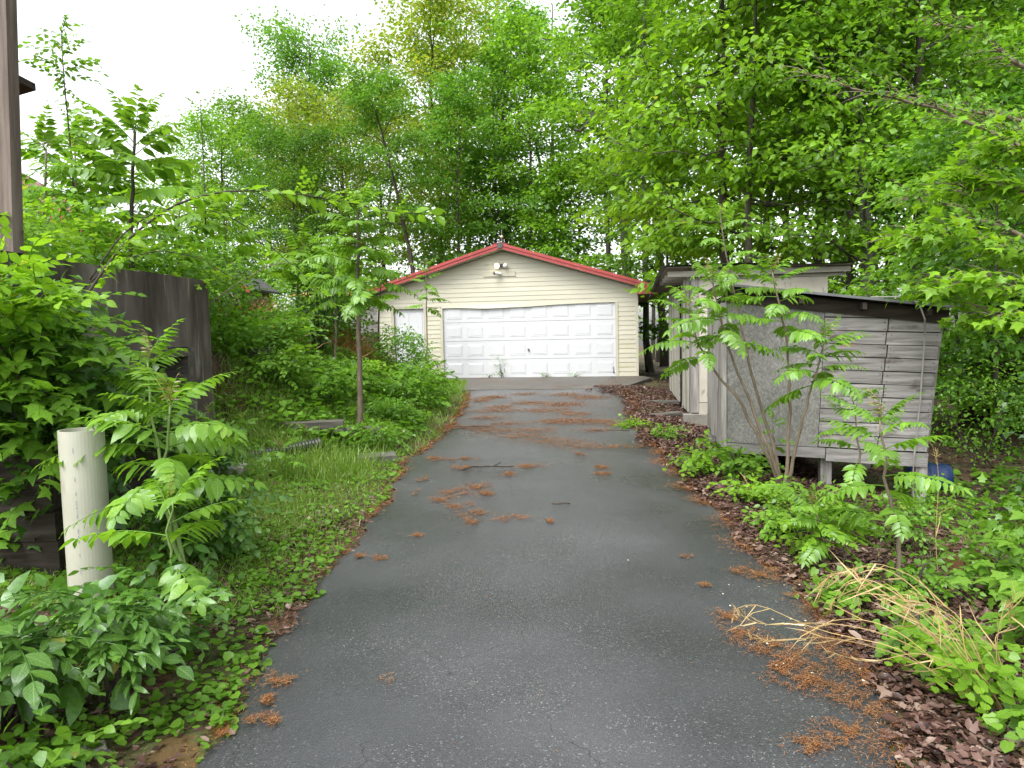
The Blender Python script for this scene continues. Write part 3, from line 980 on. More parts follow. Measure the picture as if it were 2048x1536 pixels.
# added dark sheets inside: block light and darken the gaps between the planks
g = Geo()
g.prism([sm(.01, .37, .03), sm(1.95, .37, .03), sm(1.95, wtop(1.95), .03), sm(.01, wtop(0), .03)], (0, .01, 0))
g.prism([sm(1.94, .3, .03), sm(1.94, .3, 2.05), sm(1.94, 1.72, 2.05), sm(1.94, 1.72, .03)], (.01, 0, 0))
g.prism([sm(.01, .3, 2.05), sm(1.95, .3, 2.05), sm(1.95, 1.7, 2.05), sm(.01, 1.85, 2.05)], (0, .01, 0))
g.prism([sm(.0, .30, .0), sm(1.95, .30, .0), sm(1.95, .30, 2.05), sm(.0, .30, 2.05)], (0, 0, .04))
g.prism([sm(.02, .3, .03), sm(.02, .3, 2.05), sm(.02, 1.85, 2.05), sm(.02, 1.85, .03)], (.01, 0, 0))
ob('dark_backing', g.mesh('dark_backing'), M['wood_dark'], shed)
for k in range(8):
    y0 = .02 + k * .255
    ob('side_plank', Geo().prism([sm(0, .29 - .02 * (k % 3), y0), sm(0, .29 - .02 * (k % 3), y0 + .24), sm(0, 1.84, y0 + .24), sm(0, 1.84, y0)], (-.022, 0, 0)).mesh('p'), M['wood_grey_v'], shed)
    ob('end_plank', Geo().prism([sm(1.955, .25, y0), sm(1.955, .25, y0 + .24), sm(1.955, 1.70, y0 + .24), sm(1.955, 1.70, y0)], (.022, 0, 0)).mesh('p'), M['wood_grey_v'], shed)
spart('corner_post', [(-.045, .17), (.005, .17), (.005, 1.84), (-.045, 1.84)], .07, 'wood_grey_v', y=-.03)
for (x, y0, zb) in ((.04, .02, .02), (1.02, .06, -.14), (1.92, .0, -.36), (.04, 1.9, -.02), (1.92, 1.9, -.5)):
    p = sm(x, .3, y0)
    ob('leg', Geo().box(p[0] - .055, p[0] + .055, p[1], p[1] + .11, zb, p[2]).mesh('leg'), M['wood_grey_v'], shed)
# roof sheet
g = Geo()
yy = np.linspace(-.22, 2.2, 2)
rx_ = np.linspace(-.10, 2.26, 30)
n = len(rx_)
ry = np.linspace(-.20, 2.15, 49)
RXX, RYY = np.meshgrid(rx_, ry)
RZZ = 2.02 - .127 * RXX - .004 + .009 * np.sin(RYY * 2 * PI / .098) + .012 * np.sin(RXX * 3)
i, j = np.meshgrid(np.arange(len(ry) - 1), np.arange(n - 1), indexing='ij')
q = i * n + j
F = np.concatenate([np.stack([q, q + 1, q + n + 1], -1).reshape(-1, 3), np.stack([q, q + n + 1, q + n], -1).reshape(-1, 3)])
V = np.stack([RXX, RYY, RZZ], -1).reshape(-1, 3)
g.add(V, F)
g.add(V - (0, 0, .006), F[:, ::-1])
g.prism([(-.10, -.204, 2.045), (2.26, -.204, 1.73), (2.26, -.204, 1.705), (-.10, -.204, 2.02)], (0, .006, 0))
ob('roof_sheet', g.mesh('roof'), M['metal_roof'], shed)
for k in range(4):
    x = .1 + k * .6
    ob('rafter', Geo().prism([(x, -.17, 1.99 - .127 * x - .02), (x + .04, -.17, 1.99 - .127 * x - .025), (x + .04, -.17, 1.92 - .127 * x - .02), (x, -.17, 1.92 - .127 * x - .02)], (0, 2.25, 0)).mesh('r'), M['wood_dark'], shed)


def sw(x, y, z):
    return S0 + np.array([x * math.cos(SB) + y * math.sin(SB), -x * math.sin(SB) + y * math.cos(SB), z])


pts = [sw(1.45, .1, 1.86), sw(1.60, -.15, 1.85), sw(1.72, -.225, 1.835), sw(1.80, -.235, 1.76), sw(1.86, -.20, 1.62), sw(1.905, -.08, 1.45), sw(1.91, -.05, 1.30), sw(1.90, -.045, 1.1), sw(1.885, -.05, .8), sw(1.86, -.05, .5), sw(1.84, -.05, .25), sw(1.83, -.04, .0), sw(1.85, -.03, -.22)]
ob('hanging_cable', Geo().tube(pts, .008, 6).mesh('cable'), M['cord'], label='pale cable looped over the plank shed roof and hanging down', cat='cable')

# ------------------------------------------------------------------ cream shed behind it
CB = math.radians(8.5)
C0 = np.array([2.89, 11.6, 0])
cshed = thing('cream_shed', 'tall cream panelled shed with open side doorway and bent roof edge', 'shed', C0, -CB)


def cpart(name, geo, mat, parent=cshed, **k):
    return ob(name, geo.mesh(name), M[mat], parent, **k)


CD = 5.2
cpart('corner_post', Geo().box(-.012, .10, -.03, .08, .22, 2.50), 'wood_grey_v')
cpart('wall_panel', Geo().box(.103, 1.08, -.012, .01, .385, 2.33), 'cream_panel')
cpart('wall_panel', Geo().box(1.085, 2.05, -.010, .012, .385, 2.33), 'cream_panel')
cpart('skirt_panel', Geo().box(.103, 2.05, -.018, .01, .20, .375), 'cream_panel')
cpart('top_board', Geo().box(.103, 2.30, -.022, .0, 2.335, 2.50), 'cream_trim')
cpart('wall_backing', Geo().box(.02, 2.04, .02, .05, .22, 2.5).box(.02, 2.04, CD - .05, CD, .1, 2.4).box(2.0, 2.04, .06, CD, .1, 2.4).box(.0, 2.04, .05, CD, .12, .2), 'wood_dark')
for k in range(22):
    y0 = .09 + k * .232
    if 1.55 < y0 < 2.60:
        continue
    cpart('side_plank', Geo().box(-.02, .012, y0, y0 + .222, .16 + .03 * (k % 2), 2.48), 'cream_panel' if k % 3 else 'wood_grey_v')
cpart('doorway_post', Geo().box(-.035, .03, 1.45, 1.54, .14, 2.46), 'wood_grey_v')
cpart('doorway_post', Geo().box(-.035, .03, 2.68, 2.77, .14, 2.46), 'wood_brown')
cpart('door_leaf', Geo().prism([(-.03, 2.66, .2), (-.03, 1.95, .2), (-.03, 1.95, 2.1), (-.03, 2.66, 2.1)], (-.025, .0, 0)), 'cream_trim')
for k in range(8):
    y0 = -.12 + k * .72
    cpart('rafter', Geo().prism([(-.38, y0, 2.47), (2.35, y0, 2.47), (2.35, y0, 2.39), (.02, y0, 2.38), (-.38, y0, 2.39)], (0, .05, 0)), 'cream_trim')
g = Geo()
ax = np.linspace(-.47, 2.42, 24)
ay = np.linspace(-.28, CD + .25, 60)
AX, AY = np.meshgrid(ax, ay)
AZ = 2.565 - .02 * (AX + .3) + .008 * np.sin(AY * 2 * PI / .11) - .45 * np.clip(-.30 - AX, 0, 1) * 3.6 * sstep(.4, 4.5, AY) + .015 * np.sin(3 * AX + AY)
i, j = np.meshgrid(np.arange(59), np.arange(23), indexing='ij')
q = i * 24 + j
F = np.concatenate([np.stack([q, q + 1, q + 25], -1).reshape(-1, 3), np.stack([q, q + 25, q + 24], -1).reshape(-1, 3)])
V = np.stack([AX, AY, AZ], -1).reshape(-1, 3)
g.add(V, F).add(V - (0, 0, .008), F[:, ::-1])
cpart('roof_sheet', g, 'metal_roof')
cpart('roof_deck', Geo().prism([(-.4, -.2, 2.54), (2.35, -.2, 2.50), (2.35, CD + .2, 2.50), (-.4, CD + .2, 2.54)], (0, 0, -.014)), 'cream_trim')


def cw(x, y, z):
    return C0 + np.array([x * math.cos(CB) + y * math.sin(CB), -x * math.sin(CB) + y * math.cos(CB), z])


p = cw(.05, -.05, 0)
ob('concrete_block', Geo().box(-.2, .17, -.1, .11, -.1, .20).mesh('block'), M['concrete'], loc=p, label='mossy concrete block under the cream shed corner', cat='block').rotation_euler = (0, 0, -.16)

# ------------------------------------------------------------------ walls, post, pipe at the side of the drive
wallo = thing('concrete_wall', 'streaked dark concrete retaining wall with a dark opening', 'wall', (-3.56, 4.7, 0))
g = Geo()
g.box(-.22, 0, 0, 2.35, -.2, 2.24)
g.box(-.22, 0, 2.35, 3.30, 1.50, 2.255)
g.box(-.22, 0, 3.30, 3.92, -.2, 2.26)
ob('wall_slab', g.mesh('w'), M['concrete_wall'], wallo)
ob('lintel', Geo().box(-.30, .035, 2.22, 3.36, 1.40, 1.49).mesh('l'), M['wood_tie'], wallo)
ob('jamb', Geo().box(-.28, .03, 3.22, 3.33, -.1, 1.395).mesh('j'), M['wood_tie'], wallo)
ob('jamb', Geo().box(-.28, .03, 2.24, 2.34, -.1, 1.395).mesh('j'), M['wood_tie'], wallo)
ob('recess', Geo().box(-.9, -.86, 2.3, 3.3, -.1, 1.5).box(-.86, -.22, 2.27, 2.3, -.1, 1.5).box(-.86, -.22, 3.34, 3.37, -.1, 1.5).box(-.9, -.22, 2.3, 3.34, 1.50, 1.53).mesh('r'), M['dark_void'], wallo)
post = ob('carport_post', Geo().box(-.058, .058, -.058, .058, 0, 2.9).mesh('post'), M['wood_post'], loc=(-3.60, 5.30, 2.24), label='rough square wooden post standing on the concrete wall', cat='post')
post.rotation_euler = (0, .042, 0)
beam = thing('carport_beam', 'dark slanting wooden brace at the head of the tall post', 'beam', (-3.68, 5.32, 4.55))
ob('brace', Geo().prism([(0, 0, -.15), (-.08, 0, -.15), (-.75, 0, .55), (-.60, 0, .55)], (0, .06, 0)).mesh('brace'), M['wood_dark'], beam)
tie = thing('timber_wall', 'low stacked wall of blackened timbers behind the white pipe', 'wall', (-2.86, 4.45, 0))
for k in range(5):
    j1 = random.uniform(-.02, .02)
    ob('timber', Geo().box(-2.6, j1 - .02 * (k % 2), 0 + j1 * .6, .2, k * .186 - .02, k * .186 + .160).mesh('t'), M['wood_dark'], tie)
for k in range(4):
    ob('timber', Geo().box(-.2, -.02, .21, 1.6, k * .186 - .02, k * .186 + .16).mesh('t'), M['wood_dark'], tie)

pipe = thing('drain_pipe', 'upright thick white plastic pipe with a printed line', 'pipe', (-2.47, 4.12, -.05))
th = np.linspace(0, 2 * PI, 40, endpoint=False)
ro, ri, hh = .117, .107, 1.14
V = np.concatenate([np.stack([r0 * np.cos(th), r0 * np.sin(th), 0 * th + zz], -1) for r0, zz in ((ro, 0), (ro, hh), (ri, hh), (ri, .3))])
k = np.arange(40)
k2 = (k + 1) % 40
F = np.concatenate([np.concatenate([np.stack([a * 40 + k, a * 40 + k2, a * 40 + 40 + k2], -1), np.stack([a * 40 + k, a * 40 + 40 + k2, a * 40 + 40 + k], -1)]) for a in range(3)])
ob('tube', Geo().add(V, F).mesh('tube'), M['pvc'], pipe)
g = Geo()
zc = .12
rr_ = random.Random(3)
while zc < 1.05:
    ln = rr_.uniform(.008, .03)
    a0 = -PI / 2 + .12
    for (da, db) in ((0, .045),):
        P = [(math.cos(a0 + t) * (ro + .0012), math.sin(a0 + t) * (ro + .0012)) for t in (da, db)]
        g.add([(P[0][0], P[0][1], zc), (P[1][0], P[1][1], zc), (P[1][0], P[1][1], zc + ln), (P[0][0], P[0][1], zc + ln)], [(0, 1, 2), (0, 2, 3)])
    zc += ln + rr_.choice((.008, .012, .03, .06))
ob('printed_line', g.mesh('ink'), M['ink'], pipe)

# ------------------------------------------------------------------ house and outbuildings glimpsed through the leaves
house = thing('white_house', 'white sided house with red roof edge behind the saplings', 'house', (-6.6, 11.0, 0))
g = Geo()
g.prism([(-9, 0, 0), (.2, 0, 0), (.2, 0, 3.25), (-1.9, 0, 4.55), (-9, 0, 4.55)], (0, .2, 0))
g.box(0, .2, .2, 1, 0, 3.2)
ob('wall', g.mesh('w'), M['siding_white'], house)
z = 1.2
while z < 4.4:
    xr_ = .2 if z < 3.1 else .2 - (z - 3.1) / .62
    ob('siding_board', Geo().add([(-9, -.02, z), (xr_, -.02, z), (xr_, -.002, z + .118), (-9, -.002, z + .118), (-9, 0, z), (xr_, 0, z)], [(0, 1, 2), (0, 2, 3), (0, 4, 5), (0, 5, 1)]).mesh('s'), M['siding_white'], house)
    z += .12
ob('roof', Geo().prism([(.55, -.35, 3.12), (-2.4, -.35, 4.95), (-2.4, 1.0, 4.95), (.55, 1.0, 3.12)], (0, 0, .06)).mesh('r'), M['red_metal'], house)
ob('rake_board', Geo().prism([(.55, -.37, 3.02), (.55, -.37, 3.16), (-2.4, -.37, 4.99), (-2.4, -.37, 4.85)], (0, .02, 0)).mesh('r'), M['red_metal'], house)
ob('upper_wall', Geo().box(-9, -1.35, .2, .5, 4.5, 5.2).mesh('w'), M['siding_white'], house)
ob('upper_roof', Geo().prism([(-.36, -.45, 5.30), (-.36, -.45, 5.40), (-3.8, -.45, 6.7), (-3.8, -.45, 6.6), (-1.5, -.45, 5.05), (-1.35, -.45, 5.05)], (0, .5, 0)).mesh('r'), M['wood_dark'], house)

out1 = thing('tool_shed', 'small dark roofed shed with red trim hidden among bushes', 'shed', (-5.9, 14.0, 1.0))
ob('wall', Geo().prism([(-.75, 0, 0), (.75, 0, 0), (.75, 0, 1.55), (0, 0, 2.1), (-.75, 0, 1.55)], (0, 1.6, 0)).mesh('w'), M['wood_grey_v'], out1)
for s_ in (-1, 1):
    ob('roof', Geo().prism([(0, -.15, 2.16), (s_ * .95, -.15, 1.48), (s_ * .95, 1.75, 1.48), (0, 1.75, 2.16)], (0, 0, .04)).mesh('r'), M['shingle'], out1)
    ob('trim', Geo().prism([(0, -.17, 2.20), (s_ * .97, -.17, 1.50), (s_ * .97, -.17, 1.40), (0, -.17, 2.10)], (0, .02, 0)).mesh('t'), M['red_metal'], out1)
out2 = thing('board_shed', 'grey board shed with rusty top behind the garage eave', 'shed', (-6.9, 23.5, .5))
for k in range(11):
    ob('plank', Geo().box(0, 2.6, -.02 - .004 * (k % 3), .02, .1 + k * .2, .1 + k * .2 + .192).mesh('p'), M['wood_grey'], out2)
ob('wall', Geo().box(0, 2.6, .021, 2.0, .05, 2.3).mesh('w'), M['wood_dark'], out2)
ob('roof', Geo().prism([(-.2, -.2, 2.32), (2.8, -.2, 2.32), (2.8, 2.2, 2.55), (-.2, 2.2, 2.55)], (0, 0, .05)).mesh('r'), M['straw_orange'], out2)
out3 = thing('far_shed_roof', 'pale edged low roof just showing past the maple twigs', 'roof', (8.15, 11.2, 0))
ob('roof_sheet', Geo().prism([(0, 0, 2.02), (3, 0, 2.10), (3, 2.5, 2.1), (0, 2.5, 2.02)], (0, 0, .03)).mesh('r'), M['metal_roof'], out3)
ob('wall', Geo().box(.3, 3, .2, 2.3, -.5, 2.0).mesh('w'), M['wood_dark'], out3)
ob('fascia', Geo().box(.02, 3, .03, .06, 1.92, 2.015).mesh('f'), M['wood_brown'], out3)

# ------------------------------------------------------------------ small things on the ground
def slab(name, p, size, rot, mat, label, cat, tilt=(0, 0), bev=.012):
    """A worn block: a box with knocked-off corners."""
    a, b, c = size
    g = Geo()
    V = []
    for (dz, s) in ((0, 1), (c - bev, 1), (c, 0)):
        e = bev * (1 - s)
        V += [(-a + e, -b + e, dz), (a - e, -b + e, dz), (a - e, b - e, dz), (-a + e, b - e, dz)]
    V = np.array(V) + RNG.normal(0, bev * .35, (12, 3))
    F = [(8, 9, 10), (8, 10, 11)]
    for q in range(2):
        for c_ in range(4):
            i0, i1 = q * 4 + c_, q * 4 + (c_ + 1) % 4
            F += [(i0, i1, i1 + 4), (i0, i1 + 4, i0 + 4)]
    o = ob(name, g.add(V, F).mesh(name), M[mat], loc=p, label=label, cat=cat)
    o.rotation_euler = (tilt[0], tilt[1], rot)
    return o


def gp(x, y, dz=0.0):
    return (x, y, float(H(x, y)) + dz)


slab('concrete_step', gp(-1.60, 8.42, -.05), (.22, .15, .14), .3, 'step_stone', 'flat concrete step at the edge of the drive', 'step')
slab('timber_step', gp(-2.55, 9.05, .0), (.42, .10, .15), .18, 'wood_tie', 'grey timber step above the black corrugated pipe', 'step')
slab('timber_step', gp(-2.10, 9.3, .0), (.40, .10, .14), .12, 'wood_tie', 'grey timber step beside the tall sapling trunk', 'step')
slab('timber_step', gp(-3.75, 10.2, .02), (.42, .12, .14), .3, 'wood_tie', 'weathered timber step next to the concrete wall end', 'step')
slab('timber_step', gp(-4.3, 11.4, .02), (.42, .12, .14), .3, 'wood_tie', 'weathered timber step high on the grassy bank', 'step')
slab('cinder_block', gp(-2.88, 7.25, -.02), (.16, .10, .12), .1, 'concrete', 'pale block lying in the weeds before the concrete wall', 'block')
slab('flat_stone', gp(-1.62, 2.62, .0), (.06, .045, .03), .6, 'concrete', 'small flat stone among round leaves near the asphalt corner', 'stone')
slab('bark_piece', gp(-2.0, 3.95, .01), (.085, .06, .03), .9, 'wood_post', 'tan bark piece lying under the big fronds', 'bark', tilt=(.3, .2))
slab('fallen_board', gp(2.0, 16.2, .01), (.42, .10, .03), -.15, 'wood_brown', 'rotten brown board on the leaf pile by the apron', 'board')
slab('fallen_board', gp(2.55, 12.1, .02), (.35, .09, .05), .5, 'wood_tie', 'grey board lying in dead leaves by the cream shed', 'board')
slab('fallen_board', gp(2.85, 14.0, .02), (.40, .09, .04), -.35, 'wood_tie', 'mossy board among dead leaves before the shed doorway', 'board')


def log(name, a, b, r, mat, label):
    n = 9
    t = np.linspace(0, 1, n)[:, None]
    P = np.asarray(a) * (1 - t) + np.asarray(b) * t
    P[1:-1] += RNG.normal(0, r * .08, (n - 2, 3))
    return ob(name, Geo().tube(P - P[0], r * (1 + RNG.normal(0, .07, n)), 12).mesh(name), M[mat], loc=P[0], label=label, cat='log')


log('rotten_log', gp(3.05, 4.95, .04), gp(3.38, 5.25, .02), .06, 'wood_brown', 'short rotten brown log behind the small sapling trunk')
log('tree_stump', gp(3.35, 4.15, -.02), gp(3.45, 4.2, .10), .10, 'wood_brown', 'low rotten stump among the broad leaved seedlings')

bp_ = thing('corrugated_pipe', 'black corrugated drain pipe among the weeds below the timber step', 'pipe', gp(-2.30, 8.35, .06))
n = 60
P = np.stack([np.linspace(0, -.95, n), np.linspace(.25, -.35, n), .10 * np.linspace(1, 0, n)], -1)
ob('hose', Geo().tube(P, .062 + .010 * (np.arange(n) % 2), 14).mesh('hose'), M['black_plastic'], bp_)

bar = thing('barrel', 'blue plastic barrel lying behind the plank shed leg', 'barrel', gp(4.80, 8.3, .12))
bar.scale = (.82, .82, .82)
prof = [(0, .16), (.005, .18), (.06, .195), (.08, .205), (.10, .195), (.26, .205), (.28, .215), (.30, .205), (.44, .20), (.46, .205), (.48, .195), (.535, .18), (.54, .16), (.532, .155), (.53, .02)]
ob('body', Geo().tube([(x - .27, -.25 * (x - .27), 0) for x, r0 in prof], [r0 for x, r0 in prof], 28).mesh('barrel', True), M['blue_plastic'], bar)
ob('bung', Geo().tube([(.255, -.06, .10), (.275, -.065, .10)], .03, 10).mesh('bung'), M['blue_plastic'], bar)

# twigs on the asphalt
P = np.array([(-.55, 7.60), (-.45, 7.72), (-.38, 7.80), (-.30, 7.78), (-.22, 7.70), (-.10, 7.76), (.0, 7.78)])
P = np.stack([P[:, 0], P[:, 1], G(P[:, 1]) + .045 + .012 * np.sin(np.arange(7) * 2)], -1)
tw = ob('twig', Geo().tube(P, np.linspace(.009, .006, 7), 5).tube([P[4], P[4] + (.08, .12, .02)], .005, 4).mesh('twig'), M['stem_dark'], label='crooked dark twig lying across the middle of the drive', cat='twig')
for (x, y, a, ln, lb) in ((.40, 6.15, .1, .16, 'short straight dark twig near the drive centre'), (-.62, 10.9, .05, .5, 'long thin twig at the mossy drive edge far up'), (1.38, 10.2, -.15, .55, 'pale thin twig at the leaf litter edge')):
    t = np.linspace(-.5, .5, 5)
    P = np.stack([x + ln * t * math.cos(a), y + ln * t * math.sin(a), G(y) + .034 + .004 * np.sin(t * 9)], -1)
    ob('twig', Geo().tube(P, .006, 5).mesh('twig'), M['stem_dark'], label=lb, cat='twig')

# ------------------------------------------------------------------ trees
def bend(p0, p1, n, sag=0.0, wob=0.0):
    t = np.linspace(0, 1, n)[:, None]
    P = np.asarray(p0)[None] * (1 - t) + np.asarray(p1)[None] * t
    P[:, 2] += (sag * 4 * t * (1 - t))[:, 0]
    if wob:
        P[1:] += np.cumsum(RNG.normal(0, wob, (n - 1, 3)), 0)
    return P


def tree_meshes(Ht, r0, base, rad, nleaf, lL, tpl, limbs=26, lean=(0, 0), fork=False, top=.35, spread=.40, droop=.0, wide=.6, rise=.5, sub=6, jit=.5, nsd=.85):
    """Trunk with limbs, and the leaves that hang round its twigs."""
    tg = Geo()
    n = 14
    t = np.linspace(0, 1, n)
    P = np.stack([lean[0] * t ** 1.3 * Ht, lean[1] * t ** 1.3 * Ht, t * Ht * .96], -1)
    P[1:, :2] += np.cumsum(RNG.normal(0, .045 * Ht / 10, (n - 1, 2)), 0)
    rr = r0 * (1 - .86 * t ** .9)
    rr[0] *= 1.35
    tg.tube(P, rr, 9)
    stems = [(P, rr)]
    if fork:
        k = 5
        Q = P[k:].copy()
        s = np.linspace(0, 1, len(Q))[:, None]
        Q += s * np.array([.12 * Ht, .03 * Ht, 0]) + np.cumsum(RNG.normal(0, .03, Q.shape), 0) * s
        tg.tube(Q, rr[k:] * .8, 8)
        stems.append((Q, rr[k:] * .8))
    anchors, wts, dirs = [], [], []
    for li in range(limbs):
        S, sr = stems[li % len(stems)]
        u = base + (.97 - base) * ((li + RNG.random()) / limbs) ** .9
        z = u * Ht * .96
        x = np.interp(z, S[:, 2], S[:, 0])
        y = np.interp(z, S[:, 2], S[:, 1])
        v = (u - base) / (1 - base)
        prof = (wide + (1 - wide) * math.sin(min(1, v / .45) * PI / 2)) * (1 - max(0, v - .45) / .55 * (1 - top))
        ln = rad * prof * RNG.uniform(.7, 1.15)
        az = li * 2.39996 + RNG.normal(0, .3)
        up = rise * ln * (0.35 + v) * RNG.uniform(.5, 1.3)
        p0 = np.array([x, y, z])
        p1 = p0 + np.array([math.cos(az) * ln, math.sin(az) * ln, up])
        L_ = bend(p0, p1, 7, sag=.10 * ln - droop * ln, wob=.03 * ln)
        lr = max(.012, r0 * .30 * (1 - u * .7))
        tg.tube(L_, np.linspace(lr, .006, 7), 5, cap=False)
        for q in (2, 3, 4, 5, 6):
            anchors.append(L_[q])
            wts.append(.6 + .12 * q)
            dirs.append(L_[6] - L_[0])
        for sb in range(sub):
            k = RNG.integers(1, 6)
            a2 = az + RNG.choice((-1, 1)) * RNG.uniform(.4, 1.2)
            l2 = ln * RNG.uniform(.22, .5)
            e = L_[k] + np.array([math.cos(a2) * l2, math.sin(a2) * l2, l2 * RNG.uniform(-.1, .45)])
            B = bend(L_[k], e, 4, sag=.05 * l2, wob=.03 * l2)
            tg.tube(B, np.linspace(lr * .45, .004, 4), 3, cap=False)
            for q in (1, 2, 3):
                anchors.append(B[q])
                wts.append(1.0)
                dirs.append(e - L_[k])
    anchors, wts, dirs = np.array(anchors), np.array(wts), unit(np.array(dirs))
    wts = wts * RNG.gamma(.55, 1.0, len(wts)) + .02
    pick = RNG.choice(len(anchors), nleaf, p=wts / wts.sum())
    off = RNG.normal(0, 1, (nleaf, 3)) * np.array([spread, spread, spread * jit])
    Pn = anchors[pick] + off
    Pn[:, 2] -= droop * .4 * np.linalg.norm(off[:, :2], axis=1)
    A = unit(off * np.array([1, 1, .3]) + .4 * dirs[pick]) + RNG.normal(0, .45, (nleaf, 3))
    A[:, 2] -= .35 + droop
    N = np.stack([RNG.normal(0, nsd, nleaf), RNG.normal(-.15, nsd, nleaf), np.ones(nleaf)], -1)
    Ls = lL * RNG.uniform(.65, 1.25, nleaf)
    cg = Geo().leaves(tpl, Pn, A, N, Ls, Ls * RNG.uniform(.5, .75, nleaf), RNG.beta(2, 2, nleaf))
    return tg.mesh('trunk', True), cg.mesh('crown')


VAR = {
    'slim': tree_meshes(17, .13, .30, 2.6, 8000, .20, LEAF2, 24),
    'tall': tree_meshes(20, .22, .34, 3.9, 12500, .21, LEAF2, 28),
    'tall2': tree_meshes(20, .20, .28, 3.6, 11500, .21, LEAF2, 28, fork=True),
    'round': tree_meshes(15, .20, .16, 4.6, 19000, .22, LEAF2, 40, top=.6, spread=.50, jit=.6),
    'upright': tree_meshes(18, .18, .18, 3.4, 18000, .20, LEAF2, 38, rise=1.0, top=.55, spread=.46, jit=.7),
    'leaning': tree_meshes(16, .17, .35, 3.0, 9000, .20, LEAF2, 22, lean=(-.16, .03)),
    'under': tree_meshes(8, .07, .12, 2.3, 7000, .18, LEAF2, 26, jit=.22, rise=.2),
    'under2': tree_meshes(6, .05, .08, 1.9, 6500, .14, LEAF2, 24, jit=.2, rise=.15),
    'bright': tree_meshes(13, .16, .27, 3.5, 9500, .20, LEAF8, 34, nsd=.6, droop=.25, spread=.36, jit=.3, rise=.15),
    'bright2': tree_meshes(11, .12, .15, 2.9, 7500, .19, LEAF8, 28, nsd=.6, droop=.22, spread=.34, jit=.28, rise=.2),
    'birch': tree_meshes(17, .19, .16, 3.2, 12000, .16, LEAF2, 36, jit=.25),
}


def tree(name, px, Y, var, sc, label, leaf='leaf_far', bark='bark', rz=None, sz=1.0, group='trees of the wood', cat='tree'):
    x = at(px, 661, Y)[0]
    t = thing(name, label, cat, (x, Y, float(H(x, Y)) - .05), RNG.uniform(0, 6.28) if rz is None else rz, group)
    tm, cm = VAR[var]
    a = ob('trunk', tm, M[bark], t)
    b = ob('crown', cm, M[leaf], t)
    for o, k in ((a, bark), (b, leaf)):
        if not len(o.material_slots):
            o.data.materials.append(M[k])
        o.material_slots[0].link = 'OBJECT'
        o.material_slots[0].material = M[k]
    t.scale = (sc, sc, sc * sz)
    return t


# beyond the garage, from the open sky side towards the shed
T = tree
T('broadleaf_tree', 455, 38, 'round', .70, 'rounded pale green tree at the open edge of the wood', 'leaf_far')
T('broadleaf_tree', 545, 42, 'round', .84, 'upright pale tree rising behind the arching cane', 'leaf_far')
T('broadleaf_tree', 640, 43, 'upright', .98, 'tall thin topped tree standing highest beside the open sky', 'leaf_far_cool')
T('evergreen_tree', 600, 32, 'round', .56, 'dark green dense tree over the middle of the arching cane', 'leaf_deep')
T('broadleaf_tree', 690, 35, 'round', .76, 'rusty tinged tree beside the leaning trunk', 'leaf_far_gold')
T('leaning_tree', 838, 31, 'leaning', .72, 'leaning ivy clad tree standing beyond the garage eave', 'leaf_far_cool', rz=.15)
T('broadleaf_tree', 885, 38, 'upright', 1.05, 'yellow green feathery tree rising beyond the garage roof slope', 'leaf_far_gold')
T('broadleaf_tree', 940, 42, 'tall', 1.0, 'tall yellow green tree behind the feathery one', 'leaf_far')
T('broadleaf_tree', 930, 33, 'slim', .80, 'slim cool green tree close above the garage roof slope', 'leaf_far_cool')
T('broadleaf_tree', 1000, 35, 'under', 1.35, 'leafy low tree directly behind the garage ridge', 'leaf_far_cool')
T('broadleaf_tree', 1022, 37, 'slim', 1.02, 'slim dark trunk rising beside the lightning rod', 'leaf_far_cool')
T('broadleaf_tree', 1060, 34, 'slim', .95, 'slim tree with bare lower trunk right of the lightning rod'.replace('right of', 'just past'), 'leaf_far')
T('broadleaf_tree', 1110, 40, 'tall2', 1.0, 'forked tall tree in the gap behind the roof slope', 'leaf_far_cool')
T('broadleaf_tree', 1150, 33, 'under', 1.2, 'small leafy tree above the middle of the roof slope', 'leaf_far')
T('broadleaf_tree', 1212, 32, 'slim', 1.12, 'slender black trunk beside the big grey trunk', 'leaf_far')
oak = T('oak_tree', 1262, 31, 'tall', 1.12, 'big grey trunk with a drooping bow shaped limb', 'leaf_far', 'bark_pale')
T('broadleaf_tree', 1330, 36, 'tall2', 1.08, 'tall forked tree behind the bright overhanging boughs', 'leaf_far')
T('broadleaf_tree', 1300, 26.5, 'slim', 1.0, 'pale trunk seen between the garage corner and cream shed', 'leaf_far', 'bark_pale')
T('broadleaf_tree', 1345, 25, 'under', 1.1, 'leafy young tree between the garage and the sheds', 'leaf_deep')
T('bright_tree', 1455, 18.8, 'bright', 1.0, 'yellow green broad leaved tree over the cream shed', 'leaf_bright', rz=.6)
T('bright_tree', 1500, 17.6, 'bright2', 1.12, 'light green tree with drooping boughs behind the cream shed', 'leaf_bright', rz=2.0)
T('broadleaf_tree', 1532, 22, 'slim', .98, 'thin brown trunk, first of two above the cream roof', 'leaf_far')
T('broadleaf_tree', 1566, 23, 'slim', 1.05, 'thin dark trunk, second of two above the cream roof', 'leaf_far')
T('broadleaf_tree', 1625, 18.5, 'tall2', .92, 'dark forked trunk beside the cream shed corner', 'leaf_far')
T('birch_tree', 1728, 16.5, 'birch', .92, 'pale mottled trunk behind the plank shed roof', 'leaf_far', 'bark_pale', rz=1.0)
T('broadleaf_tree', 1690, 16.8, 'slim', .80, 'thin twin leader tree in front of the pale mottled trunk'.replace('in front of', 'next to'), 'leaf_far')
T('broadleaf_tree', 1785, 20, 'slim', .95, 'slender dark trunk past the pale mottled trunk', 'leaf_far')
T('broadleaf_tree', 1842, 17, 'tall', .78, 'stout dark trunk above the low end of the plank shed', 'leaf_far')
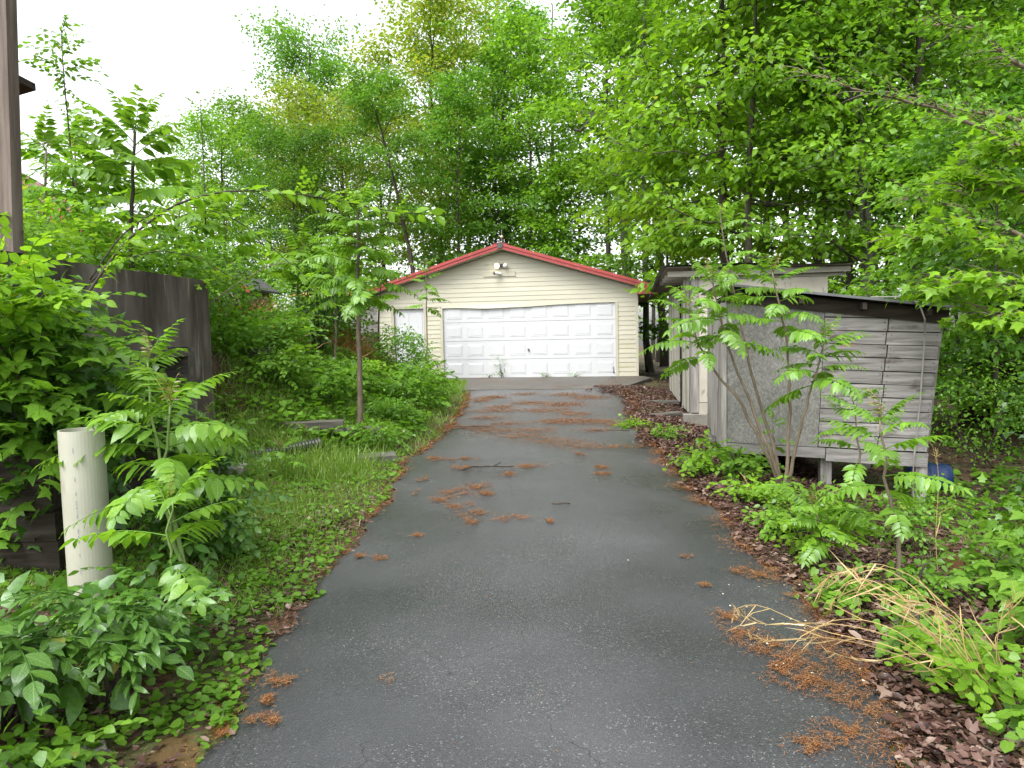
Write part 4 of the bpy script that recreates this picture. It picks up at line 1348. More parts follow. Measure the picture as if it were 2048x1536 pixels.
T('broadleaf_tree', 1880, 19, 'slim', .85, 'thin grey trunk beside the stout dark trunk', 'leaf_far')
T('broadleaf_tree', 1960, 21, 'slim', .9, 'thin trunk deep in the wood past the shed eave', 'leaf_deep')
T('broadleaf_tree', 2030, 16, 'under', 1.0, 'leafy understorey tree deep beyond the plank shed', 'leaf_deep')
T('broadleaf_tree', 1930, 12.4, 'under2', .95, 'low leafy sapling tree just past the plank shed wall', 'leaf_far')
T('broadleaf_tree', 2010, 10.6, 'under2', .9, 'low leafy sapling tree at the dark wood edge', 'leaf_deep')
T('broadleaf_tree', 1640, 28, 'round', .9, 'broad canopy tree far behind the cream shed', 'leaf_far')
T('broadleaf_tree', 2000, 27, 'round', .95, 'broad canopy tree behind the maple twigs', 'leaf_far')
T('broadleaf_tree', 775, 46, 'tall2', .78, 'far slim tree in the sky gap behind the leaning trunk', 'leaf_far')
# the bow shaped limb of the oak
P = [at(1244, 225, 30.6), at(1225, 212, 30.4), at(1205, 216, 30.2), at(1185, 232, 30.1), at(1172, 250, 30.0), at(1160, 262, 29.9), at(1148, 258, 29.9)]
P = np.array(P)
base_ = np.array(oak.location)
ob_l = ob('limb', Geo().tube(P, np.linspace(.14, .05, 7), 8).mesh('limb', True), M['bark_pale'])
ob_l.parent = oak
ob_l.matrix_parent_inverse = (Matrix.Translation(oak.location) @ Matrix.Rotation(oak.rotation_euler.z, 4, 'Z') @ Matrix.Diagonal((*oak.scale, 1))).inverted()

# maple reaching in from the side: trunk stands out of the frame, boughs come into view
def bough_tree(name, label, base, Ht, r0, boughs, leaf, tpl, lL, per, bark='stem_brown', spread=.16):
    t = thing(name, label, 'tree', base, 0)
    b0 = np.asarray(base)
    tg, cg = Geo(), Geo()
    P = bend((0, 0, 0), (.1, .1, Ht), 10, wob=.02)
    tg.tube(P, np.linspace(r0, r0 * .4, 10), 10)
    for pts in boughs:
        Q = np.array(pts) - b0
        m = 14
        tt = np.linspace(0, 1, len(Q))
        s = np.linspace(0, 1, m)
        Q = np.stack([np.interp(s, tt, Q[:, k]) for k in range(3)], -1)
        Q[1:-1] += RNG.normal(0, .012, (m - 2, 3))
        z0 = np.clip(Q[0, 2] - .3, 0, Ht)
        tg.tube(np.concatenate([[[.1 * z0 / Ht, .1 * z0 / Ht, z0]], Q]), np.linspace(.034, .006, m + 1), 6, cap=False)
        D = unit(Q[-1] - Q[0])
        for k in range(3, m):
            for s_ in range(5):
                sgn = RNG.choice((-1, 1))
                side = unit(np.cross(D, (0, 0, 1))) * sgn
                ln = RNG.uniform(.25, .75)
                e = Q[k] + side * ln * RNG.uniform(.3, 1) + D * ln * .6 + np.array([0, 0, RNG.uniform(-.28, .14) * ln])
                B = bend(Q[k], e, 4, sag=.04, wob=.01)
                tg.tube(B, np.linspace(.008, .002, 4), 3, cap=False)
                nn = int(per)
                tpos = RNG.uniform(.25, 1.05, nn)
                Pn = B[0] * (1 - tpos[:, None]) + B[-1] * tpos[:, None] + RNG.normal(0, spread * .4, (nn, 3)) * (1, 1, .3)
                A = unit(e - Q[k])[None] + RNG.normal(0, .6, (nn, 3)) - (0, 0, .45)
                N = np.stack([RNG.normal(0, .35, nn), RNG.normal(-.15, .35, nn), np.ones(nn)], -1)
                Ls = lL * RNG.uniform(.6, 1.2, nn)
                cg.leaves(tpl, Pn, A, N, Ls, Ls * .85, RNG.beta(2, 2, nn))
    ob('trunk', tg.mesh('trunk', True), M[bark], t)
    ob('crown', cg.mesh('crown'), M[leaf], t)
    return t


bough_tree('maple_tree', 'maple boughs with layered bright leaves reaching in past the shed eave', gp(6.6, 6.4), 6, .11, [
    [at(2200, 560, 6.6), at(2048, 500, 6.5), at(1930, 470, 6.6), at(1850, 480, 6.8)],
    [at(2200, 620, 6.2), at(2060, 580, 6.1), at(1960, 565, 6.3), at(1905, 585, 6.5)],
    [at(2220, 480, 6.4), at(2100, 400, 6.6), at(2000, 370, 6.8), at(1930, 390, 7.0)],
    [at(2200, 700, 5.9), at(2100, 650, 5.9), at(2010, 640, 6.0)],
    [at(2250, 420, 6.4), at(2150, 330, 6.5), at(2060, 300, 6.6), at(1990, 310, 6.8)],
], 'leaf_bright', MAPLE, .12, 6)
bough_tree('elm_tree', 'long pale bare boughs with small leaves sweeping across the canopy', gp(8.6, 8.6), 7, .14, [
    [at(2150, 360, 8.3), at(2048, 300, 8.4), at(1900, 222, 8.6), at(1760, 190, 8.8), at(1620, 150, 9.0)],
    [at(2150, 280, 8.5), at(2040, 240, 8.6), at(1960, 228, 8.7), at(1800, 190, 9.0)],
    [at(2150, 160, 8.6), at(2030, 130, 8.7), at(1960, 60, 8.8), at(1870, 45, 9.0)],
    [at(2150, 520, 8.6), at(2000, 455, 8.8), at(1900, 410, 9.0), at(1830, 400, 9.1)],
], 'leaf_mid', LEAF8, .085, 6)

# far wood: one mass behind the trees one can tell apart
wg, wt = Geo(), Geo()
for k in range(40):
    if k < 18:
        x, y = RNG.uniform(-24, 30), RNG.uniform(47, 66)
    else:
        x, y = RNG.uniform(13, 34), RNG.uniform(10, 46)
    if x < -.30 * y:
        hh = RNG.uniform(6, 10)
    else:
        hh = RNG.uniform(11, 20)
    z0 = float(H(x, y))
    P = bend((x, y, z0), (x + RNG.normal(0, .5), y, z0 + hh), 5, wob=.12)
    wt.tube(P, np.linspace(RNG.uniform(.1, .2), .03, 5), 5, cap=False)
    nl = 900
    cz = z0 + hh * RNG.beta(2.2, 1.3, nl)
    cr = 3.0 * np.sqrt(RNG.random(nl)) * (1 - .5 * np.abs((cz - z0) / hh - .6))
    az = RNG.uniform(0, 6.283, nl)
    lay = np.round(cz / 1.1) * 1.1 + RNG.normal(0, .22, nl)
    Pn = np.stack([x + cr * np.cos(az), y + cr * np.sin(az), lay], -1)
    A = RNG.normal(0, 1, (nl, 3)) * (1, 1, .4)
    N = np.stack([RNG.normal(0, .5, nl), RNG.normal(0, .5, nl), np.ones(nl)], -1)
    Ls = .30 * RNG.uniform(.6, 1.2, nl)
    wg.leaves(LEAF2, Pn, A, N, Ls, Ls * .7, RNG.beta(2, 2, nl))
wood = ob('woodland', wg.mesh('woodland'), M['leaf_far'], kind='stuff', label='deep green wood closing the view behind the nearer trees')
ob('trunk_mass', wt.mesh('trunks'), M['bark'], wood, kind='stuff')

# ------------------------------------------------------------------ tree-of-heaven saplings: fronds of paired leaflets
def frond_mesh(L_, pairs, lf, arch, seed, up=.0, wd=.36, tpl=None):
    r = np.random.default_rng(seed)
    g = Geo(True)
    t = np.linspace(0, 1, 12)
    ang = up - arch * t ** 1.3
    dx = np.cos(ang)
    dz = np.sin(ang)
    X = np.concatenate([[0], np.cumsum((dx[1:] + dx[:-1]) / 2)]) * L_ / 11
    Z = np.concatenate([[0], np.cumsum((dz[1:] + dz[:-1]) / 2)]) * L_ / 11
    Yw = .04 * L_ * np.sin(t * 2.5 + seed)
    C = np.stack([X, Yw, Z], -1)
    g.tube(C, np.linspace(.006, .0018, 12) * (L_ / .6) ** .5, 4, cap=False)
    P, A, N, S = [], [], [], []
    for k in range(pairs):
        u = .22 + .76 * k / (pairs - 1)
        c = np.array([np.interp(u, t, C[:, q]) for q in range(3)])
        a = np.interp(u, t, ang)
        T_ = np.array([math.cos(a), 0, math.sin(a)])
        Nn = np.array([-math.sin(a), 0, math.cos(a)])
        sz = lf * (0.72 + .5 * math.sin(min(1, (k + 1.2) / pairs * 1.25) * PI) * .6) * r.uniform(.88, 1.1)
        if u > .85:
            sz *= .72
        for s_ in (-1, 1):
            P.append(c + T_ * r.normal(0, .006))
            A.append(np.array([0, s_, 0]) + T_ * (.25 + .35 * u + r.normal(0, .1)) - np.array([0, 0, .45 + r.normal(0, .2)]))
            N.append(Nn + np.array([r.normal(0, .18), -s_ * .42, r.normal(0, .1)]))
            S.append(sz)
    P.append(C[-1])
    A.append(np.array([math.cos(ang[-1]), 0, math.sin(ang[-1]) - .2]))
    N.append(np.array([0, 0, 1.0]))
    S.append(lf * .6)
    S = np.array(S)
    g.leaves(tpl or LEAF8, np.array(P), np.array(A), np.array(N), S, S * wd, r.beta(2, 2, len(S)))
    return g.mesh('frond', True)


FR = [frond_mesh(.64, 12, .15, .70, 1, .15, .44), frond_mesh(.60, 11, .155, .5, 2, .15, .44), frond_mesh(.68, 13, .145, .85, 3, .25, .42), frond_mesh(.52, 10, .145, .65, 4, .15, .44), frond_mesh(.62, 12, .14, 1.0, 5, .35, .42)]
FRL = [frond_mesh(.66, 9, .19, .45, 11, .12, .50, OVATE), frond_mesh(.62, 8, .20, .6, 12, .15, .50, OVATE), frond_mesh(.70, 10, .185, .7, 13, .2, .48, OVATE)]
FY = [frond_mesh(.30, 6, .085, .6, 21, .5, .30), frond_mesh(.26, 5, .08, .5, 22, .6, .30), frond_mesh(.34, 7, .08, .8, 23, .6, .30)]
for q in FR + FRL:
    q.materials.append(M['leaf_frond'])
for q in FY:
    q.materials.append(M['leaf_young'])


def put(name, me, parent, loc, az, el, sc, roll=0.0):
    o = bpy.data.objects.new(name, me)
    COL.objects.link(o)
    o.parent = parent
    o.location = loc
    o.rotation_euler = (Matrix.Rotation(az, 3, 'Z') @ Matrix.Rotation(-el, 3, 'Y') @ Matrix.Rotation(roll, 3, 'X')).to_euler()
    o.scale = (sc, sc, sc)
    return o


def sapling(label, base, tips, n=12, sc=1.0, r=.02, young=4, span=.32, stem='stem_brown', lib=None, name='tree_of_heaven', cat='sapling', group='tree of heaven saplings', lift=0.0):
    """tips: one polyline per stem, as world points after the base."""
    b = np.asarray(base, float)
    t = thing(name, label, cat, b, 0, group)
    lib = lib or FR
    for pts in tips:
        Q = np.array([b] + [np.asarray(p) for p in pts]) - b
        m = 16
        tt = np.concatenate([[0], np.cumsum(np.linalg.norm(np.diff(Q, axis=0), axis=1))])
        tt /= tt[-1]
        s = np.linspace(0, 1, m)
        Q2 = np.stack([np.interp(s, tt, Q[:, k]) for k in range(3)], -1)
        Q2[1:-1] = (Q2[:-2] + 2 * Q2[1:-1] + Q2[2:]) / 4
        Q2[1:-1, :2] += RNG.normal(0, .006, (m - 2, 2))
        ob('stem', Geo().tube(Q2, np.linspace(r, r * .35, m), 8).mesh('stem', True), M[stem], t)
        a0 = RNG.uniform(0, 6.28)
        for k in range(int(n * 1.5)):
            u = 1 - span * (1 - (k + .5) / int(n * 1.5)) ** 1.5
            c = np.array([np.interp(u, s, Q2[:, q]) for q in range(3)])
            f = (k + .5) / int(n * 1.5)
            put('frond', lib[RNG.integers(len(lib))], t, c, a0 + k * 2.39996 + RNG.normal(0, .25), -.15 + lift + .5 * f + .65 * f ** 3 + RNG.normal(0, .12), sc * (1.08 - .45 * f) * RNG.uniform(.85, 1.12), RNG.normal(0, .25))
        for k in range(min(young, 3)):
            put('young_frond', FY[RNG.integers(3)], t, Q2[-1], a0 + k * 1.9 + RNG.normal(0, .3), RNG.uniform(.6, 1.15), sc * RNG.uniform(.5, .85), RNG.normal(0, .3))
    return t


def on_ground(px, py):
    """The ground point seen at a pixel."""
    d = ray(px, py)
    t = np.linspace(1.5, 60, 4000)
    P = EYE + d[None] * t[:, None]
    k = np.argmax(P[:, 2] < H(P[:, 0], P[:, 1]))
    return P[k]


b = on_ground(722, 878)
sapling('tall single sapling with pale bare trunk beside the drive edge', b, [[at(718, 700, b[1]), at(714, 560, b[1]), at(716, 470, b[1]), at(716, 420, b[1] - .1)]], 30, 1.15, .042, 5, .42)
b = on_ground(1568, 1002)
Yc = b[1]
sapling('many stemmed sapling clump fanning out before the plank shed', b, [
    [at(1530, 900, Yc), at(1480, 800, Yc + .1), at(1420, 730, Yc + .2), at(1385, 660, Yc + .3), at(1375, 610, Yc + .4)],
    [at(1540, 900, Yc - .1), at(1500, 810, Yc), at(1465, 720, Yc), at(1440, 640, Yc), at(1425, 560, Yc)],
    [at(1545, 880, Yc + .2), at(1505, 760, Yc + .4), at(1480, 640, Yc + .6), at(1455, 520, Yc + .7), at(1440, 430, Yc + .7)],
    [at(1577, 900, Yc), at(1580, 780, Yc), at(1572, 660, Yc), at(1555, 590, Yc), at(1545, 545, Yc)],
    [at(1590, 900, Yc - .1), at(1610, 820, Yc - .2), at(1635, 740, Yc - .2), at(1650, 680, Yc - .2)],
], 11, .80, .019, 4, .28, group='saplings by the plank shed')
b = on_ground(1805, 1185)
sapling('leafy sapling before the low end of the plank shed', b, [[at(1795, 1080, b[1]), at(1775, 980, b[1] + .05), at(1765, 890, b[1] + .05), at(1760, 840, b[1] + .05)]], 9, .74, .016, 5, .62, group='saplings by the plank shed')
b = on_ground(1740, 1060)
sapling('thin sapling against the grey planks, second nearest the cable'.replace(', second nearest the cable', ' beside the larger leafy one'), b, [[at(1725, 960, b[1]), at(1712, 860, b[1]), at(1705, 800, b[1])]], 9, .62, .014, 4, .5, group='saplings by the plank shed')
b = on_ground(1650, 1130)
sapling('low sapling with drooping fronds at the litter edge', b, [[at(1640, 1060, b[1]), at(1625, 1010, b[1])]], 8, .58, .012, 3, .6, group='saplings by the plank shed')
b = on_ground(1545, 985)
sapling('tiny reddish sapling against the weathered sheet board', b + (0.25, .5, 0), [[at(1548, 900, b[1] + .5), at(1545, 840, b[1] + .5)]], 6, .42, .008, 4, .5, group='saplings by the plank shed')
b = on_ground(275, 1135)
b = np.array([-1.80, 3.95, float(H(-1.80, 3.95))])
sapling('big fronded sapling standing beside the white pipe', b, [[at(325, 1010, b[1]), at(335, 890, b[1]), at(340, 810, b[1])], [at(315, 900, b[1] + .35), at(300, 800, b[1] + .45), at(295, 720, b[1] + .5)]], 8, .78, .016, 4, .5, 'stem_green', FRL)
b = np.array([-1.62, 3.5, float(H(-1.62, 3.5))])
sapling('low sapling spreading long fronds over the round leaves', b, [[at(335, 1090, b[1]), at(345, 1000, b[1])]], 5, .72, .012, 1, .45, 'stem_green', FRL)
b = on_ground(845, 765)
sapling('slim sapling between the walk door and wide door', b, [[at(855, 690, b[1]), at(853, 610, b[1]), at(852, 560, b[1]), at(852, 530, b[1])]], 13, 1.0, .022, 4, .38)
b = on_ground(758, 735)
sapling('dark stemmed sapling under the low garage eave', b, [[at(757, 650, b[1]), at(762, 560, b[1]), at(766, 510, b[1])]], 13, 1.1, .026, 3, .45, 'stem_dark')
b = on_ground(828, 752)
sapling('short dark sapling in front of the white walk door', b, [[at(827, 690, b[1]), at(826, 640, b[1]), at(825, 615, b[1])]], 11, .85, .016, 2, .55, 'stem_dark')
for (px, py, Yd, h_px, n_, s_, lb) in ((480, 880, 8.3, 840, 6, .45, 'small reddish sapling beside the timber step'), (560, 960, 7.4, 900, 6, .5, 'small sapling arching over the corrugated pipe'),
                                       (420, 900, 7.7, 830, 7, .55, 'small sapling at the foot of the concrete wall'), (610, 905, 8.7, 860, 6, .4, 'tiny sapling between timber step and concrete step')):
    c = at(px, py, Yd)
    b = np.array([c[0], Yd, float(H(c[0], Yd))])
    tp = at(px, h_px, Yd)
    sapling(lb, b, [[tuple((b + tp) / 2 + (.02, 0, 0)), tuple(tp)]], n_, s_, .008, 3, .6, group='small saplings on the bank')
# tall saplings behind the concrete wall
for (px, Yd, y_top, n_, s_, r_, lb, nm) in (
        (270, 8.4, 265, 16, 1.0, .04, 'dark stemmed sapling with big leaves above the concrete wall', 'stem_dark'),
        (120, 9.2, 70, 0, 1.0, .022, '', 'stem_dark'),
        (150, 9.6, 300, 14, 1.1, .028, 'bushy sapling before the white house', 'stem_brown'),
        (92, 8.6, 300, 7, .9, .03, 'sapling close behind the wooden post', 'stem_brown'),
        (215, 10.2, 360, 14, 1.1, .026, 'bright sapling below the red house roof edge', 'stem_brown'),
        (360, 10.5, 400, 13, 1.0, .026, 'sapling tuft above the end of the concrete wall', 'stem_brown'),
        (455, 11.5, 430, 12, 1.0, .024, 'sapling in front of the tool shed', 'stem_brown'),
        (600, 13.5, 500, 13, 1.1, .024, 'sapling above the dried grass on the bank', 'stem_brown'),
        (665, 13.0, 520, 13, 1.05, .024, 'sapling in the bushy clump on the bank top', 'stem_brown'),
        (690, 15.0, 560, 12, 1.0, .022, 'sapling leaning beside the grey board shed', 'stem_brown')):
    if not n_:
        continue
    c = at(px, 600, Yd)
    b = np.array([c[0], Yd, float(H(c[0], Yd))])
    tp = at(px, y_top, Yd)
    sapling(lb, b, [[tuple((b + tp) / 2 + (RNG.normal(0, .06), 0, 0)), tuple(tp)]], max(6, int(n_ * .75)), s_ * 1.22, r_, 4, .30, nm, FRL, group='saplings on the bank', lift=.28)

# ------------------------------------------------------------------ leafy sprays, shrubs, canes
def spray_mesh(L_, n, lf, tpl, seed, wd=.62, stem=.003):
    r = np.random.default_rng(seed)
    g = Geo(True)
    t = np.linspace(0, 1, 6)
    C = np.stack([t * L_, .06 * L_ * np.sin(3 * t + seed), .10 * L_ * np.sin(2 * t) - .22 * L_ * t ** 2], -1)
    g.tube(C, np.linspace(stem, stem * .4, 6), 4, cap=False)
    u = np.linspace(.12, 1, n)
    P = np.stack([np.interp(u, t, C[:, q]) for q in range(3)], -1)
    s_ = np.where(np.arange(n) % 2, 1, -1)
    A = np.stack([.7 + .5 * u, s_ * (1.1 - .6 * u), -.25 + r.normal(0, .2, n)], -1) + r.normal(0, .15, (n, 3))
    N = np.stack([r.normal(0, .25, n), r.normal(0, .25, n), np.ones(n)], -1)
    S = lf * r.uniform(.7, 1.15, n) * (1 - .25 * u)
    g.leaves(tpl, P, A, N, S, S * wd, r.beta(2, 2, n))
    return g.mesh('spray', True)


SP = {
    'ovate': [spray_mesh(.42, 9, .10, OVATE, 31 + k) for k in range(4)],
    'maple': [spray_mesh(.40, 7, .14, MAPLE, 41 + k, .95) for k in range(3)],
    'small': [spray_mesh(.32, 9, .065, LEAF8, 51 + k, .66) for k in range(3)],
    'heart': [spray_mesh(.34, 8, .075, HEART, 61 + k, .95) for k in range(3)],
    'lance': [spray_mesh(.30, 9, .12, OVATE, 71 + k, .30) for k in range(3)],
}
SPM = {}


def spray(kind, mat):
    """Sprays share their mesh per colour."""
    if (kind, mat) not in SPM:
        out_ = []
        for q in SP[kind]:
            c = q.copy()
            c.materials.append(M[mat])
            out_.append(c)
        SPM[kind, mat] = out_
    v = SPM[kind, mat]
    return v[RNG.integers(len(v))]


def shrub(label, c, rad, nspray, kind, mat, nfill=900, lf=.08, tpl=LEAF8, sc=1.0, name='shrub', cat='shrub', group='shrubs beside the drive', stems=7, face=None, fillmat=None, flat=.8):
    """Stems from one foot, a leafy mass, and separate leaf sprays standing out of it. c is the foot, rad the half sizes of the mass."""
    c = np.asarray(c, float)
    rad = np.asarray(rad, float)
    t = thing(name, label, cat, c, 0, group)
    mid = np.array([0, 0, rad[2]])
    g = Geo()
    for k in range(stems):
        e = mid + RNG.normal(0, .45, 3) * rad
        e[2] = max(e[2], .3 * rad[2])
        g.tube(bend((RNG.normal(0, .05), RNG.normal(0, .05), -.05), e, 7, sag=.05, wob=.015), np.linspace(.012, .004, 7), 5, cap=False)
    ob('stem', g.mesh('stem', True), M['stem_dark'], t)
    d = unit(RNG.normal(0, 1, (nfill, 3)))
    rr = RNG.uniform(.25, 1.0, nfill) ** .6
    Pn = mid + d * rr[:, None] * rad
    Pn += RNG.normal(0, .05, Pn.shape)
    Pn[:, 2] = np.maximum(Pn[:, 2], .02)
    A = d * (1, 1, .3) + RNG.normal(0, .6, (nfill, 3)) - (0, 0, .3)
    N = np.stack([RNG.normal(0, .45, nfill), RNG.normal(-.2, .45, nfill), np.ones(nfill)], -1)
    Ls = lf * RNG.uniform(.6, 1.2, nfill)
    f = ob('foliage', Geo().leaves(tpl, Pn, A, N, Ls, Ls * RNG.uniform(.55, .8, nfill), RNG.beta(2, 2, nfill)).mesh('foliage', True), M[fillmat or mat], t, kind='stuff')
    for k in range(nspray):
        dd = unit(RNG.normal(0, 1, 3))
        if face is not None:
            dd = unit(dd + np.asarray(face))
        dd[2] = abs(dd[2]) if RNG.random() < .7 else dd[2]
        p = mid + dd * rad * RNG.uniform(.72, .98)
        p[2] = max(p[2], .05)
        put('leaf_spray', spray(kind, mat), t, p, math.atan2(dd[1], dd[0]) + RNG.normal(0, .5), RNG.uniform(-.3, .5), sc * RNG.uniform(.75, 1.2), RNG.normal(0, .3))
    return t


def fz(x, y, dz=0):
    return np.array([x, y, float(H(x, y)) + dz])


CAMF = (.35, -.9, .2)
# thicket over the concrete wall
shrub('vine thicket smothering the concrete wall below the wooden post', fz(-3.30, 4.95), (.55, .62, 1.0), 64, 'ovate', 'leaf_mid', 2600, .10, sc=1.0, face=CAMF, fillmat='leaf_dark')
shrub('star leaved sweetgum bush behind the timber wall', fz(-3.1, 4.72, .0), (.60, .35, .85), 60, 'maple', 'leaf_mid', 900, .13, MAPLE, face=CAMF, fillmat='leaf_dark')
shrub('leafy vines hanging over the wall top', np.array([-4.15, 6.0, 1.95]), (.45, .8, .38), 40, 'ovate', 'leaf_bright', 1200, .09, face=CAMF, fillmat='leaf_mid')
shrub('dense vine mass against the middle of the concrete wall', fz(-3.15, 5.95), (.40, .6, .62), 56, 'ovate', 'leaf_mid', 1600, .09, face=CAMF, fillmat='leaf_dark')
shrub('dark shrub in front of the wall opening', fz(-3.0, 6.7), (.32, .4, .30), 30, 'ovate', 'leaf_dark', 900, .09, face=CAMF)
shrub('bright shoots at the frame of the wooden post', np.array([-3.2, 4.5, 1.35]), (.45, .3, .42), 36, 'ovate', 'leaf_bright', 500, .11, sc=1.15, face=CAMF)
# bushes behind the wall and along the bank
shrub('bright bush spreading above the wall top', fz(-4.9, 7.9, .0), (.9, .8, .85), 60, 'ovate', 'leaf_bright', 2600, .09, face=CAMF, fillmat='leaf_mid')
shrub('tangled bush between the house and concrete wall', fz(-6.0, 9.4), (1.3, .9, 1.1), 50, 'ovate', 'leaf_mid', 3000, .09, face=CAMF)
shrub('light green bush under the long arching cane', fz(-4.6, 9.9), (1.1, .8, .75), 46, 'ovate', 'leaf_mid', 2400, .09, face=CAMF, fillmat='leaf_mid')
shrub('bush hiding the tool shed', fz(-6.2, 12.2), (1.4, .6, .85), 40, 'ovate', 'leaf_mid', 2400, .09, face=CAMF)
shrub('dark many stemmed bush on the bank top', fz(-3.55, 13.4), (.55, .5, .85), 46, 'ovate', 'leaf_mid', 1800, .08, face=CAMF, stems=14, fillmat='leaf_dark')
shrub('bush beyond the bank beside the grey board shed', fz(-4.5, 16.5), (1.3, .8, .9), 40, 'ovate', 'leaf_mid', 2600, .09, face=CAMF)
shrub('leafy bush low before the walk door', fz(-2.35, 15.2), (.7, .55, .62), 54, 'small', 'leaf_mid', 2200, .07, face=CAMF)
shrub('bush with maple leaves near the drive edge', fz(-1.75, 12.6), (.55, .5, .42), 36, 'maple', 'leaf_mid', 900, .09, MAPLE, sc=.8, face=CAMF)
shrub('bush at the foot of the tall sapling trunk', fz(-1.85, 10.9), (.4, .35, .2), 34, 'small', 'leaf_mid', 1000, .06, face=CAMF)
shrub('low creeper mound beside the concrete wall end', fz(-3.9, 10.0), (.6, .6, .28), 36, 'heart', 'leaf_mid', 1100, .07, HEART, face=CAMF)
shrub('broad leaved weed in the middle of the bank', fz(-2.75, 11.3), (.4, .35, .25), 26, 'maple', 'leaf_mid', 400, .10, MAPLE, sc=.9, face=CAMF)
shrub('leafy mound on the upper bank by the dried grass', fz(-4.1, 12.2), (.7, .5, .30), 36, 'heart', 'leaf_mid', 1200, .07, HEART, face=CAMF)
shrub('creeper mound behind the concrete step', fz(-1.75, 9.1), (.35, .3, .18), 24, 'small', 'leaf_mid', 400, .06, face=CAMF)
shrub('tall bright bush on the bank before the garage eave', fz(-3.5, 15.0), (.7, .6, .85), 50, 'ovate', 'leaf_bright', 2200, .085, face=CAMF, fillmat='leaf_mid')
shrub('bright bush on the bank crest above the orange grass', fz(-5.0, 12.0), (.9, .5, .75), 46, 'ovate', 'leaf_bright', 2200, .085, face=CAMF, fillmat='leaf_mid')
shrub('bushy weeds at the bank foot along the drive', fz(-1.7, 14.2), (.5, .7, .32), 40, 'small', 'leaf_frond', 1500, .06, face=CAMF)
shrub('fresh bush between concrete wall end and timber step', fz(-3.2, 9.9), (.4, .35, .25), 30, 'ovate', 'leaf_frond', 1200, .07, face=CAMF)
shrub('spreading bush behind the wall end under the canes', fz(-4.4, 8.9), (.8, .6, .65), 46, 'ovate', 'leaf_bright', 2000, .085, face=CAMF, fillmat='leaf_mid')
shrub('leafy weeds before the timber step on the bank', fz(-2.6, 10.2), (.45, .4, .22), 30, 'maple', 'leaf_mid', 500, .08, MAPLE, sc=.8, face=CAMF)
shrub('bright weeds high on the bank behind the tall sapling', fz(-2.6, 12.0), (.5, .45, .30), 34, 'ovate', 'leaf_bright', 900, .075, face=CAMF, fillmat='leaf_mid')
shrub('brush along the bank top before the orange grass', fz(-3.7, 11.2), (.6, .45, .36), 38, 'ovate', 'leaf_mid', 1200, .075, face=CAMF)
# foreground, pipe side
shrub('serrated leafy nettle by the pipe foot', fz(-1.75, 3.45), (.24, .2, .22), 28, 'ovate', 'leaf_dark', 260, .09, sc=.75, face=CAMF, fillmat='leaf_dark')
shrub('dark leaved weed clump behind the fronds', fz(-2.15, 4.9), (.32, .3, .30), 34, 'ovate', 'leaf_dark', 900, .08, sc=.8, face=CAMF)
shrub('lance leaved goldenrod in front of the pipe', fz(-1.74, 2.95), (.24, .2, .27), 40, 'lance', 'leaf_dark', 120, .10, sc=.85, face=CAMF, fillmat='leaf_dark')
shrub('big leaved weed in the picture corner below the timber wall', fz(-2.0, 2.75), (.22, .2, .27), 26, 'ovate', 'leaf_dark', 120, .12, sc=1.1, face=CAMF, fillmat='leaf_dark')
shrub('creeper clump at the very bottom beside the drive', fz(-1.72, 2.35), (.25, .2, .10), 26, 'ovate', 'leaf_mid', 200, .07, sc=.7, face=CAMF)
